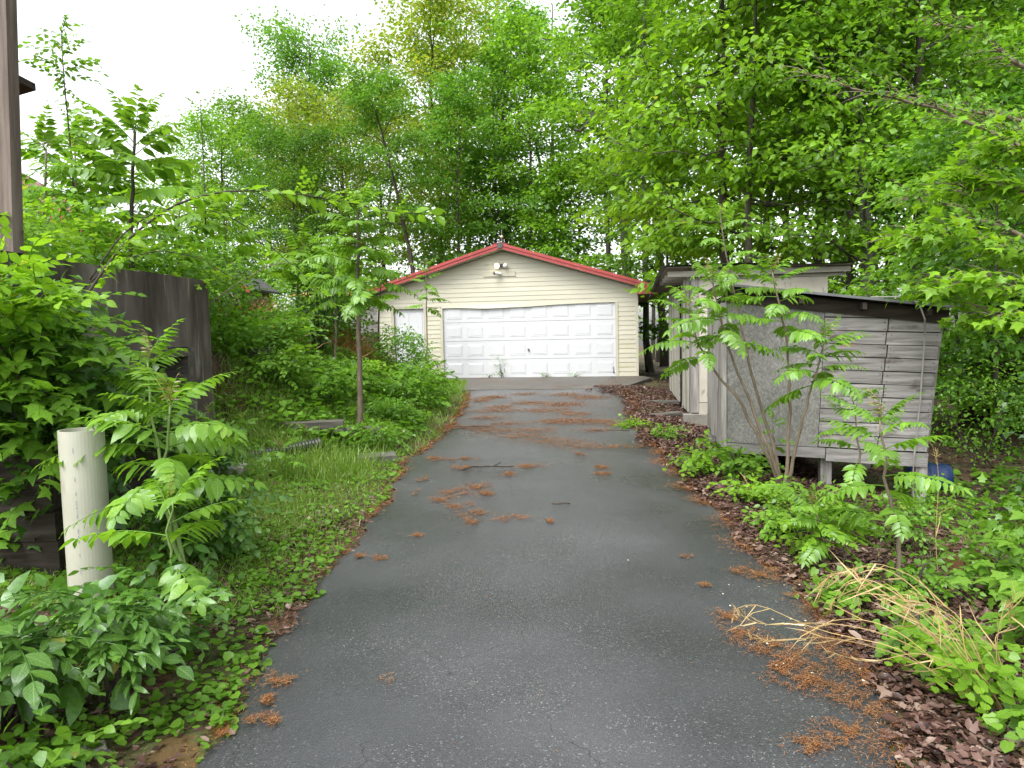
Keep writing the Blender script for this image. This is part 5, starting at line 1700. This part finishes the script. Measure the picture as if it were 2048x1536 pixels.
# litter side
for (x, y, r_, h_, kd, mt, lb) in (
        (1.95, 7.5, .26, .14, 'heart', 'leaf_bright', 'bright seedling clump at the drive edge before the shed corner'),
        (2.25, 7.2, .20, .14, 'heart', 'leaf_frond', 'second seedling clump below the weathered sheet board'),
        (1.72, 10.6, .14, .08, 'small', 'leaf_bright', 'bright tiny seedling in the dead leaves'),
        (1.98, 9.6, .12, .08, 'small', 'leaf_frond', 'small seedling near the shed corner post'),
        (1.92, 4.75, .14, .16, 'ovate', 'leaf_bright', 'yellow green seedling standing at the litter edge'),
        (1.93, 3.45, .12, .07, 'heart', 'leaf_frond', 'low round leaved clump between dry grass and yellow green seedling'),
        (1.95, 5.35, .14, .09, 'ovate', 'leaf_frond', 'small leafy clump on the litter beyond the yellow green seedling'),
        (2.02, 6.2, .15, .09, 'heart', 'leaf_bright', 'small round leaved clump beside the sapling clump foot'),
        (2.35, 4.2, .16, .10, 'small', 'leaf_mid', 'small leaved weed behind the arching dry stalks'),
        (2.05, 2.75, .12, .07, 'heart', 'leaf_frond', 'round leaved weed at the very bottom of the litter'),
        (1.80, 3.95, .10, .06, 'heart', 'leaf_frond', 'little seedling near the dry grass tips'),
        (1.86, 3.05, .15, .12, 'heart', 'leaf_bright', 'round leaved seedling under the dry grass'),
        (3.0, 4.4, .28, .24, 'maple', 'leaf_mid', 'broad leaved seedling group behind the dry grass'),
        (3.5, 4.9, .32, .34, 'maple', 'leaf_mid', 'taller broad leaved seedlings near the rotten log'),
        (2.65, 3.5, .20, .2, 'maple', 'leaf_frond', 'broad leaved seedling beside the dry stalk'),
        (2.75, 5.4, .30, .16, 'small', 'leaf_mid', 'low weed patch below the plank shed'),
        (3.6, 6.3, .35, .2, 'small', 'leaf_mid', 'weeds round the shed leg'),
        (2.3, 5.7, .28, .16, 'ovate', 'leaf_frond', 'leafy weed under the many stemmed clump'),
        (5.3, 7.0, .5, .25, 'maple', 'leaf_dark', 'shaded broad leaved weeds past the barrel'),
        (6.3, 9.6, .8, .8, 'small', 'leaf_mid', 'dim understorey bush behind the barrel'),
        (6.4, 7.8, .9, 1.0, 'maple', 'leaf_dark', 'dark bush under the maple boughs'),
        (4.5, 5.6, .4, .25, 'heart', 'leaf_mid', 'leafy ground plants under the maple boughs')):
    big = max(r_, h_)
    shrub(lb, fz(x, y), (r_, r_, h_), int(14 + 40 * big), kd, mt, int(120 + 1500 * big * big), .085 if kd == 'maple' else .055, MAPLE if kd == 'maple' else HEART if kd == 'heart' else LEAF8,
          sc=.8 if kd != 'maple' else .9, face=CAMF, name='seedling' if r_ < .3 else 'weed_clump', cat='plant', group='plants on the leaf litter', stems=5)
shrub('climbing vine sprig on the white garage door', np.array(gw(1.66, -.06, .0)), (.12, .03, .34), 8, 'small', 'leaf_frond', 60, .045, sc=.6, name='vine', cat='vine', stems=3)
for (gx_, lb) in ((1.35, 'small weed at the door foot beside the vine'), (2.95, 'small weed at the door foot past the handle'), (3.75, 'tiny weed at the far end of the door foot')):
    shrub(lb, np.array(gw(gx_, -.10, .0)), (.12, .06, .07), 6, 'small', 'leaf_mid', 30, .04, sc=.5, name='weed', cat='plant', group='weeds at the garage door', stems=3)
shrub('tall narrow leaved weeds at the siding beside the wide door', np.array(gw(-.35, -.9, .0)), (.35, .25, .42), 26, 'lance', 'leaf_mid', 260, .10, sc=.9, face=CAMF, stems=10, name='weed_clump', cat='plant')


def cane(label, pts, leaf, lf=.10, r=.007, every=.075, mat='stem_dark', name='arching_cane', tpl='ovate', side=.5):
    Q = np.array(pts)
    b = Q[0].copy()
    Q = Q - b
    tt = np.concatenate([[0], np.cumsum(np.linalg.norm(np.diff(Q, axis=0), axis=1))])
    Ln = tt[-1]
    m = 40
    s = np.linspace(0, Ln, m)
    Q2 = np.stack([np.interp(s, tt, Q[:, k]) for k in range(3)], -1)
    for _ in range(4):
        Q2[1:-1] = (Q2[:-2] + 2 * Q2[1:-1] + Q2[2:]) / 4
    t = thing(name, label, 'cane', b, 0, 'arching canes')
    ob('stem', Geo().tube(Q2, np.linspace(r, r * .3, m), 6).mesh('stem', True), M[mat], t)
    v = Ln * (.22 if every > .1 else .14)
    k = 0
    while v < Ln:
        c = np.array([np.interp(v, s, Q2[:, q]) for q in range(3)])
        T_ = unit(np.array([np.interp(v + .05, s, Q2[:, q]) for q in range(3)]) - c)
        az = math.atan2(T_[1], T_[0]) + (1 if k % 2 else -1) * RNG.uniform(.5, 1.3)
        put('leaf', CL[leaf][RNG.integers(3)], t, c, az, RNG.uniform(-.9, .5), lf * RNG.uniform(.7, 1.2), RNG.normal(0, .5))
        if RNG.random() < (.35 if every > .05 else .22):
            put('leaf_spray', spray('ovate', leaf), t, c, az + RNG.normal(0, .3), RNG.uniform(.0, .9), .55 * RNG.uniform(.6, 1.1), RNG.normal(0, .4))
        if name == 'tall_shoot' and v > Ln * .72 and every < .1:
            for _ in range(2):
                put('leaf_spray', spray('ovate', leaf), t, c, RNG.uniform(0, 6.28), RNG.uniform(-.2, .6), RNG.uniform(.7, 1.1), RNG.normal(0, .4))
        v += every * RNG.uniform(.6, 1.4)
        k += 1
    return t


CL = {}
for mt in ('leaf_bright', 'leaf_frond', 'leaf_mid'):
    CL[mt] = []
    for k in range(3):
        q = Geo(True).leaves(OVATE, np.array([(.12, 0, .0)]), np.array([(1, 0, -.1)]), np.array([(0, .1 * k, 1.0)]), 1.0, .55, .3 + .2 * k).tube([(0, 0, 0), (.14, 0, .005)], .012, 3).mesh('leaf')
        q.materials.append(M[mt])
        CL[mt].append(q)
Yc = 5.6
cane('longest arching cane rising from the thicket over the wall', [at(120, 700, 5.2), at(165, 600, 5.3), at(250, 480, 5.5), at(350, 405, 5.6), at(450, 380, 5.7), at(560, 382, 5.8), at(680, 402, 5.9), at(790, 425, 6.0), at(880, 430, 6.1)], 'leaf_bright', .125, .0125, .035)
cane('lower arching cane bending down before the bank', [at(180, 560, 6.0), at(240, 470, 6.1), at(320, 415, 6.2), at(400, 412, 6.3), at(480, 442, 6.4), at(550, 500, 6.5), at(600, 545, 6.6), at(680, 620, 6.7)], 'leaf_bright', .10, .0075, .045)
cane('short arching cane just over the wall top', [at(140, 600, 5.6), at(230, 522, 5.7), at(320, 500, 5.8), at(400, 515, 5.9), at(470, 560, 6.0)], 'leaf_frond', .085, .007)
cane('pale straight cane poking out beyond the wall end', [at(415, 610, 8.7), at(470, 570, 8.9), at(540, 530, 9.1), at(640, 515, 9.3)], 'leaf_frond', .08, .009, mat='stem_brown')
cane('tall thin leafy shoot against the white sky', [at(160, 480, 9.0), at(148, 380, 9.0), at(138, 260, 9.0), at(128, 160, 9.0), at(122, 60, 9.0)], 'leaf_mid', .10, .014, .05, name='tall_shoot')
cane('bare thin shoot left alone against the white sky'.replace('left alone', 'standing'), [at(412, 470, 11), at(408, 340, 11), at(403, 250, 11), at(399, 180, 11)], 'leaf_frond', .07, .012, .22, name='tall_shoot')

# ------------------------------------------------------------------ grasses, ground cover, litter
def scatter(n, x0, x1, y0, y1, keep):
    """Random ground points where keep(x, y) (a chance) allows."""
    x = RNG.uniform(x0, x1, n)
    y = RNG.uniform(y0, y1, n)
    k = RNG.random(n) < keep(x, y)
    x, y = x[k], y[k]
    return np.stack([x, y, H(x, y)], -1)


def vnoise(x, y, f, ph=0.0):
    return .5 + .25 * (np.sin(f * x + ph) * np.sin(f * 1.1 * y + 1.3 * ph) + np.sin(f * 2.1 * x - f * .9 * y + ph * 2) * np.cos(f * 1.7 * y + ph))


def blades(P, L0, L1, wd, lean=.5):
    n = len(P)
    A = np.stack([RNG.normal(0, lean, n), RNG.normal(0, lean, n), np.ones(n)], -1)
    N = RNG.normal(0, 1, (n, 3)) * (1, 1, .2)
    Ls = RNG.uniform(L0, L1, n)
    return BLADE, P, A, N, Ls, np.full(n, wd), RNG.beta(2, 2, n)


g = Geo()
low = lambda x, y: (x < xl(y) - .03) * (x > -3.5) * np.clip(.15 + 1.1 * vnoise(x, y, 2.3) * sstep(.05, .9, xl(y) - x), 0, 1)
P = scatter(70000, -3.5, -1.0, 3.9, 9.0, low)
g.leaves(*blades(P, .03, .10, .006, .7))
P = scatter(90000, -5.5, -.8, 8.6, 18.5, lambda x, y: (x < xl(y) - .05) * np.clip(.1 + 1.3 * sstep(.2, 1.4, xl(y) - x) * vnoise(x, y, 1.3, 2), 0, 1))
g.leaves(*blades(P, .05, .24, .010, .6))
P = scatter(2600, -3.2, -1.5, 7.2, 8.6, lambda x, y: .9 * vnoise(x, y, 3, 1))
g.leaves(*blades(P, .15, .36, .008, .35))
P = scatter(12000, -2.4, -1.2, 16.0, 19.5, lambda x, y: (x < xl(y)) * .7)
g.leaves(*blades(P, .05, .16, .010, .5))
P = scatter(9000, 1.6, 5.5, 2.4, 7, lambda x, y: (x > xr(y) + .35) * np.clip(vnoise(x, y, 2.1, 4) - .45, 0, 1) * 1.5)
g.leaves(*blades(P, .04, .14, .006, .6))
ob('grass', g.mesh('grass'), M['grass'], kind='stuff', label='short green grass on the bank and verge')

# low round leaved creeper along both verges
g = Geo()
for (n, a, b, c, d, fn, l0, l1) in (
        (11000, -3.2, -1.1, 2.1, 5.2, lambda x, y: (x < xl(y) + .03) * np.clip(2.2 * vnoise(x, y, 4.1, .5) - .68, 0, 1), .018, .052),
        (9000, -3.4, -1.1, 4.8, 9.0, lambda x, y: (x < xl(y) - .02) * np.clip(1.2 * vnoise(x, y, 3.1, 1.5) - .25, 0, 1), .02, .05),
        (26000, -5.2, -.9, 8.8, 18.0, lambda x, y: (x < xl(y) - .35) * np.clip(1.5 * vnoise(x, y, 1.9, 3.5) - .35, .05, 1), .04, .11),
        (4500, 1.6, 6.5, 2.3, 8.5, lambda x, y: (x > xr(y) + .12) * np.clip(1.6 * vnoise(x, y, 2.7, 6) - .72, 0, 1), .025, .07),
        (9000, 4.0, 14, 5.0, 15, lambda x, y: np.clip(1.4 * vnoise(x, y, 1.3, 9) - .4, 0, 1), .06, .14)):
    P = scatter(n, a, b, c, d, fn)
    m = len(P)
    P[:, 2] += RNG.uniform(.01, .06, m) + (RNG.uniform(0, .22, m) * (.3 + vnoise(P[:, 0], P[:, 1], 2.7)) if c == 8.8 else 0)
    A = RNG.normal(0, 1, (m, 3)) * (1, 1, .25)
    N = np.stack([RNG.normal(0, .35, m), RNG.normal(-.1, .35, m), np.ones(m)], -1)
    S = RNG.uniform(l0, l1, m)
    g.leaves(HEART, P, A, N, S, S * 1.0, RNG.beta(2, 2, m))
ob('ground_cover', g.mesh('creeper', True), M['leaf_mid'], kind='stuff', label='low round leaved creeper over the verges')

# dead leaves
g = Geo()
for (n, a, b, c, d, fn, l0, l1) in (
        (42000, 1.3, 3.6, 2.2, 12.0, lambda x, y: (x > xr(y) - .04 + .1 * vnoise(x, y, 9)) * np.clip(1.25 - .30 * np.clip(x - xr(y), 0, 9), .15, 1), .05, .11),
        (26000, 1.2, 3.7, 9.0, 17.2, lambda x, y: (x > np.minimum(xr(y), 9) - .15 - .9 * sstep(14.0, 16.5, y) * vnoise(x, y, 5)) * .95, .05, .10),
        (5000, 1.4, 3.0, 2.2, 4.0, lambda x, y: (x > xr(y) + .0) * 1.0, .05, .14),
        (7000, 3.0, 9.0, 3.5, 12, lambda x, y: .6 + 0 * x, .06, .13),
        (14000, -3.3, -1.15, 2.0, 6.0, lambda x, y: (x < xl(y) + .02) * np.clip(1.6 * vnoise(x, y, 2.9, 8) - .2, .15, 1), .025, .09),
        (4000, -3.3, -1.15, 5.0, 9.0, lambda x, y: (x < xl(y)) * np.clip(1.6 * vnoise(x, y, 2.9, 8) - .4, 0, 1), .05, .10),
        (1800, -1.8, -.85, 8.8, 16.8, lambda x, y: (x < xl(y) + .02) * (x > xl(y) - .6), .04, .08),
        (5000, 2.5, 14, 12, 30, lambda x, y: .7 + 0 * x, .08, .16)):
    P = scatter(n, a, b, c, d, fn)
    m = len(P)
    P[:, 2] = np.where((P[:, 0] > xl(P[:, 1])) & (P[:, 0] < xr(P[:, 1])), G(P[:, 1]) + .03, P[:, 2]) + RNG.uniform(0, .035, m)
    A = RNG.normal(0, 1, (m, 3)) * (1, 1, .2)
    N = np.stack([RNG.normal(0, .42, m), RNG.normal(0, .42, m), np.ones(m)], -1)
    S = RNG.uniform(l0, l1, m) * .50
    part_ = np.array_split(np.arange(m), 4)
    for tp_, q_, wl_ in ((DEAD, part_[0], .6), (CURL, part_[1], .62), (MAPLE, part_[2], .8), (CURL, part_[3], .34)):
        g.leaves(tp_, P[q_], A[q_], N[q_], S[q_] * 1.2, S[q_] * wl_ * RNG.uniform(.8, 1.3, len(q_)), RNG.beta(1.1, 1.3, len(q_)))
ob('leaf_litter', g.mesh('litter', True), M['litter'], kind='stuff', label='wet purple brown dead leaves beside the drive')

# fallen catkins: rust coloured drifts on the asphalt
PATCH = [(960, 862, 38, 4), (1000, 869, 62, 5), (1045, 880, 55, 5), (1110, 890, 60, 7), (1160, 900, 60, 6), (1235, 903, 75, 4), (1190, 868, 40, 4), (1110, 850, 44, 4), (980, 843, 42, 4), (900, 862, 32, 5), (985, 828, 60, 3),
         (1090, 828, 52, 4), (1150, 835, 42, 4), (1000, 820, 30, 3), (1120, 815, 55, 5), (1060, 812, 42, 3), (1200, 850, 42, 4), (1245, 857, 42, 4), (985, 800, 30, 3), (960, 806, 26, 3), (1180, 800, 45, 4), (1130, 795, 34, 3), (1050, 793, 30, 2),
         (925, 945, 25, 4), (930, 928, 30, 3), (870, 928, 20, 4), (1060, 943, 36, 4), (1205, 945, 15, 3), (1205, 958, 18, 4), (1015, 960, 15, 4), (1160, 918, 12, 3), (845, 970, 10, 4), (955, 985, 28, 9), (910, 996, 40, 8), (970, 1001, 20, 6),
         (885, 1010, 26, 6), (920, 1025, 36, 7), (945, 1040, 36, 6), (943, 1055, 18, 8), (1015, 1050, 46, 6), (1100, 1056, 8, 4), (830, 996, 8, 4), (840, 1086, 12, 3), (720, 1128, 12, 4), (760, 1134, 15, 5), (690, 1112, 14, 3),
         (545, 1385, 22, 12), (575, 1392, 16, 8), (535, 1425, 14, 10), (515, 1465, 22, 8), (552, 1470, 18, 9), (440, 1455, 20, 15), (775, 1383, 13, 6), (455, 1490, 20, 12),
         (1455, 1256, 34, 12), (1490, 1292, 46, 18), (1545, 1318, 56, 18), (1600, 1345, 56, 22), (1600, 1385, 60, 22), (1655, 1405, 46, 22), (1640, 1300, 30, 20), (1690, 1350, 40, 40), (1700, 1290, 30, 30), (1560, 1360, 30, 10), (1520, 1170, 35, 10), (1480, 1160, 22, 6),
         (1640, 1225, 40, 16), (1600, 1200, 30, 10), (1370, 1130, 14, 3), (1410, 1190, 14, 4), (1730, 1440, 50, 30), (1690, 1500, 60, 25), (1620, 1520, 40, 16), (1140, 850, 60, 6), (1020, 855, 40, 4), (1080, 868, 40, 5)]
g = Geo()
XY = []
for (cx, cy_, hx, hy) in PATCH:
    c = on_ground(cx, cy_)
    ex = on_ground(cx + hx, cy_)[0] - c[0]
    ey = abs(on_ground(cx, cy_ - hy)[1] - on_ground(cx, cy_ + hy)[1]) / 2
    n = int(min(14000, 300 + 52000 * ex * ey * (1.9 if c[1] < 5 and c[0] > .9 else 1.0 if c[1] < 5 else .30 if c[1] > 8.4 else .7)))
    u = RNG.normal(0, .48, (n, 2)) + .25 * np.sin(RNG.uniform(0, 6.28, 2) + RNG.normal(0, 1, (n, 2)) * 1.5)
    q_ = np.stack([c[0] + u[:, 0] * ex * 1.2, c[1] + u[:, 1] * ey * 1.45], -1)
    fq = 34 if c[1] < 5 else 17
    kp = RNG.random(n) < np.clip(2.4 * vnoise(q_[:, 0], q_[:, 1], fq, cx * .1) - .72, .02, 1) * np.clip(1.6 - np.hypot(u[:, 0], u[:, 1]), .08, 1)
    XY.append(q_[kp])
yv = RNG.uniform(2.2, 16.5, 26000)
yv = yv[RNG.random(26000) < np.clip(1.9 * vnoise(yv, 0 * yv, 5) - .5, .08, 1)]
XY.append(np.stack([xr(yv) + RNG.normal(.0, .07, len(yv)) - .02, yv], -1))
yv = RNG.uniform(2.2, 16.5, 18000)
yv = yv[RNG.random(18000) < np.clip(1.9 * vnoise(yv, 0 * yv, 4, 2) - .5, .1, 1)]
XY.append(np.stack([xl(yv) + RNG.normal(-.03, .05, len(yv)), yv], -1))
q_ = np.stack([RNG.uniform(-1.1, 2.0, 14000), 2.3 + 14 * RNG.random(14000)], -1)
XY.append(q_[RNG.random(14000) < np.clip(1.6 * vnoise(q_[:, 0], q_[:, 1], 2.2, 5) - .75, .02, .5) * np.where(q_[:, 1] > 7.5, 1, .35)])
XY = np.concatenate(XY)
m = len(XY)
ins = (XY[:, 0] > xl(XY[:, 1])) & (XY[:, 0] < xr(XY[:, 1]))
Zc = np.where(ins, G(XY[:, 1]) + .024, H(XY[:, 0], XY[:, 1]) + .012) + RNG.uniform(.002, .014, m)
P = np.stack([XY[:, 0], XY[:, 1], Zc], -1)
A = RNG.normal(0, 1, (m, 3)) * (1, 1, .10)
N = np.stack([RNG.normal(0, .3, m), RNG.normal(0, .3, m), np.ones(m)], -1)
far_ = np.clip(P[:, 1] / 6, .7, 2.2)
g.leaves((np.array([(0, .5, 0), (0, -.5, 0), (.5, .9, .08), (.5, -.1, .08), (1, .3, 0), (1, -.3, 0)]), np.array([(0, 1, 3), (0, 3, 2), (2, 3, 5), (2, 5, 4)])), P, A, N, RNG.uniform(.010, .030, m) * far_ ** .5, .0030 * far_, RNG.beta(2, 2, m))
ob('catkin_litter', g.mesh('catkins'), M['catkin'], kind='stuff', label='rust coloured drifts of fallen catkins on the asphalt')

# pale petals and chips
g = Geo()
yv = np.concatenate([RNG.uniform(2.5, 4.2, 40), RNG.uniform(8, 12.5, 60), RNG.uniform(2.6, 16, 24)])
xv = np.concatenate([RNG.uniform(1.1, 1.75, 40), RNG.uniform(-.8, 1.6, 60), RNG.uniform(-1.15, 1.6, 24)])
P = np.stack([xv, yv, G(yv) + .042], -1)
m = len(P)
S = RNG.uniform(.007, .018, m)
g.leaves(DEAD, P, RNG.normal(0, 1, (m, 3)) * (1, 1, .1), np.stack([RNG.normal(0, .2, m), RNG.normal(0, .2, m), np.ones(m)], -1), S, S * .7)
ob('fallen_petals', g.mesh('petals'), M['petal'], kind='stuff', label='pale fallen petals and chips on the drive')


# dry grass
def dry_grass(label, base, tips, name='dry_grass', r=.0022):
    b = np.asarray(base, float)
    t = thing(name, label, 'grass tuft', b, 0)
    for pts in tips:
        Q = np.array([b + RNG.normal(0, .04, 3) * (1, 1, 0)] + list(pts)) - b
        tt = np.linspace(0, 1, len(Q))
        s = np.linspace(0, 1, 18)
        Q2 = np.stack([np.interp(s, tt, Q[:, k]) for k in range(3)], -1)
        for _ in range(3):
            Q2[1:-1] = (Q2[:-2] + 2 * Q2[1:-1] + Q2[2:]) / 4
        g = Geo().tube(Q2, np.linspace(r, r * .4, 18), 5)
        k = RNG.integers(4, 16, 6)
        A = unit(Q2[np.minimum(k + 1, 17)] - Q2[k]) + RNG.normal(0, .35, (6, 3)) - (0, 0, .3)
        Ls = RNG.uniform(.08, .22, 6)
        g.leaves(BLADE, Q2[k], A, RNG.normal(0, 1, (6, 3)), Ls, .006)
        # feathery head
        hk = RNG.uniform(.8, 1, 14)
        hp = np.stack([np.interp(hk, s, Q2[:, q]) for q in range(3)], -1)
        g.leaves(BLADE, hp, unit(Q2[-1] - Q2[-4])[None] + RNG.normal(0, .5, (14, 3)), RNG.normal(0, 1, (14, 3)), RNG.uniform(.02, .05, 14), .003)
        ob('stalk', g.mesh('stalk'), M['straw'], t)
    return t


b = on_ground(2000, 1430)
d0 = b[1]
S_ = [[at(1880, 1280, d0), at(1780, 1190, d0 + .15), at(1700, 1140, d0 + .25), at(1650, 1150, d0 + .3), at(1640, 1190, d0 + .3)],
      [at(1890, 1270, d0), at(1790, 1180, d0 + .1), at(1720, 1150, d0 + .2), at(1680, 1170, d0 + .2), at(1660, 1220, d0 + .25)],
      [at(1870, 1310, d0), at(1760, 1260, d0), at(1640, 1240, d0 + .1), at(1540, 1255, d0 + .1), at(1490, 1240, d0 + .1), at(1470, 1215, d0 + .1)],
      [at(1860, 1330, d0), at(1740, 1290, d0), at(1640, 1270, d0), at(1560, 1285, d0), at(1500, 1275, d0)],
      [at(1900, 1260, d0), at(1830, 1170, d0 + .15), at(1760, 1130, d0 + .25), at(1700, 1135, d0 + .3), at(1665, 1165, d0 + .3)],
      [at(1880, 1330, d0), at(1800, 1260, d0), at(1720, 1235, d0 + .1), at(1650, 1240, d0 + .1), at(1610, 1280, d0 + .1)],
      [at(1930, 1290, d0), at(1870, 1220, d0 + .1), at(1810, 1190, d0 + .1), at(1760, 1200, d0 + .1)],
      [at(1920, 1330, d0 - .1), at(1830, 1300, d0 - .1), at(1740, 1330, d0 - .1), at(1650, 1300, d0)],
      [at(1950, 1300, d0), at(1900, 1230, d0), at(1850, 1200, d0), at(1800, 1215, d0)],
      [at(1870, 1440, d0 - .1), at(1800, 1440, d0 - .1), at(1740, 1460, d0 - .1)],
      [at(1990, 1300, d0), at(2005, 1220, d0), at(2010, 1215, d0)],
      [at(1900, 1300, d0 + .1), at(1800, 1210, d0 + .2), at(1735, 1160, d0 + .3), at(1710, 1180, d0 + .3), at(1725, 1260, d0 + .3)]]
S2 = [[p + RNG.normal(0, .045, 3) for p in s_] for s_ in S_[::2]]
dry_grass('golden dry grass stalks arching from the litter over the asphalt', b, S_ + S2)
b = on_ground(1865, 1190)
dry_grass('single dry reed standing past the shed leg', b, [[at(1870, 1080, b[1]), at(1878, 960, b[1]), at(1872, 900, b[1])]], 'dry_reed')
b = on_ground(1515, 1010)
dry_grass('single pale dry stalk beside the sapling clump foot', b, [[at(1500, 980, b[1]), at(1490, 955, b[1])]], 'dry_reed')
# dried orange grass on the bank
g = Geo()
for (cx, cy_, Yd, ax_, ay_, n) in ((485, 625, 12.6, .55, .5, 1800), (440, 600, 12.9, .4, .4, 900), (700, 665, 15.2, .5, .5, 1300), (665, 655, 15.0, .4, .4, 700), (530, 640, 13.6, .5, .4, 900)):
    c = at(cx, cy_, Yd)
    x = c[0] + RNG.normal(0, ax_, n) * .6
    y = Yd + RNG.normal(0, ay_, n) * .6
    mound = .32 * np.exp(-(((x - c[0]) / ax_) ** 2 + ((y - Yd) / ay_) ** 2))
    P = np.stack([x, y, H(x, y) + mound * RNG.random(n)], -1)
    A = np.stack([RNG.normal(0, .7, n), RNG.normal(-.2, .7, n), RNG.uniform(.2, 1, n)], -1)
    g.leaves(BLADE, P, A, RNG.normal(0, 1, (n, 3)), RNG.uniform(.25, .6, n), .014, RNG.beta(2, 2, n))
ob('dried_grass', g.mesh('dried'), M['straw_orange'], kind='stuff', label='orange dried grass heaped on the bank')
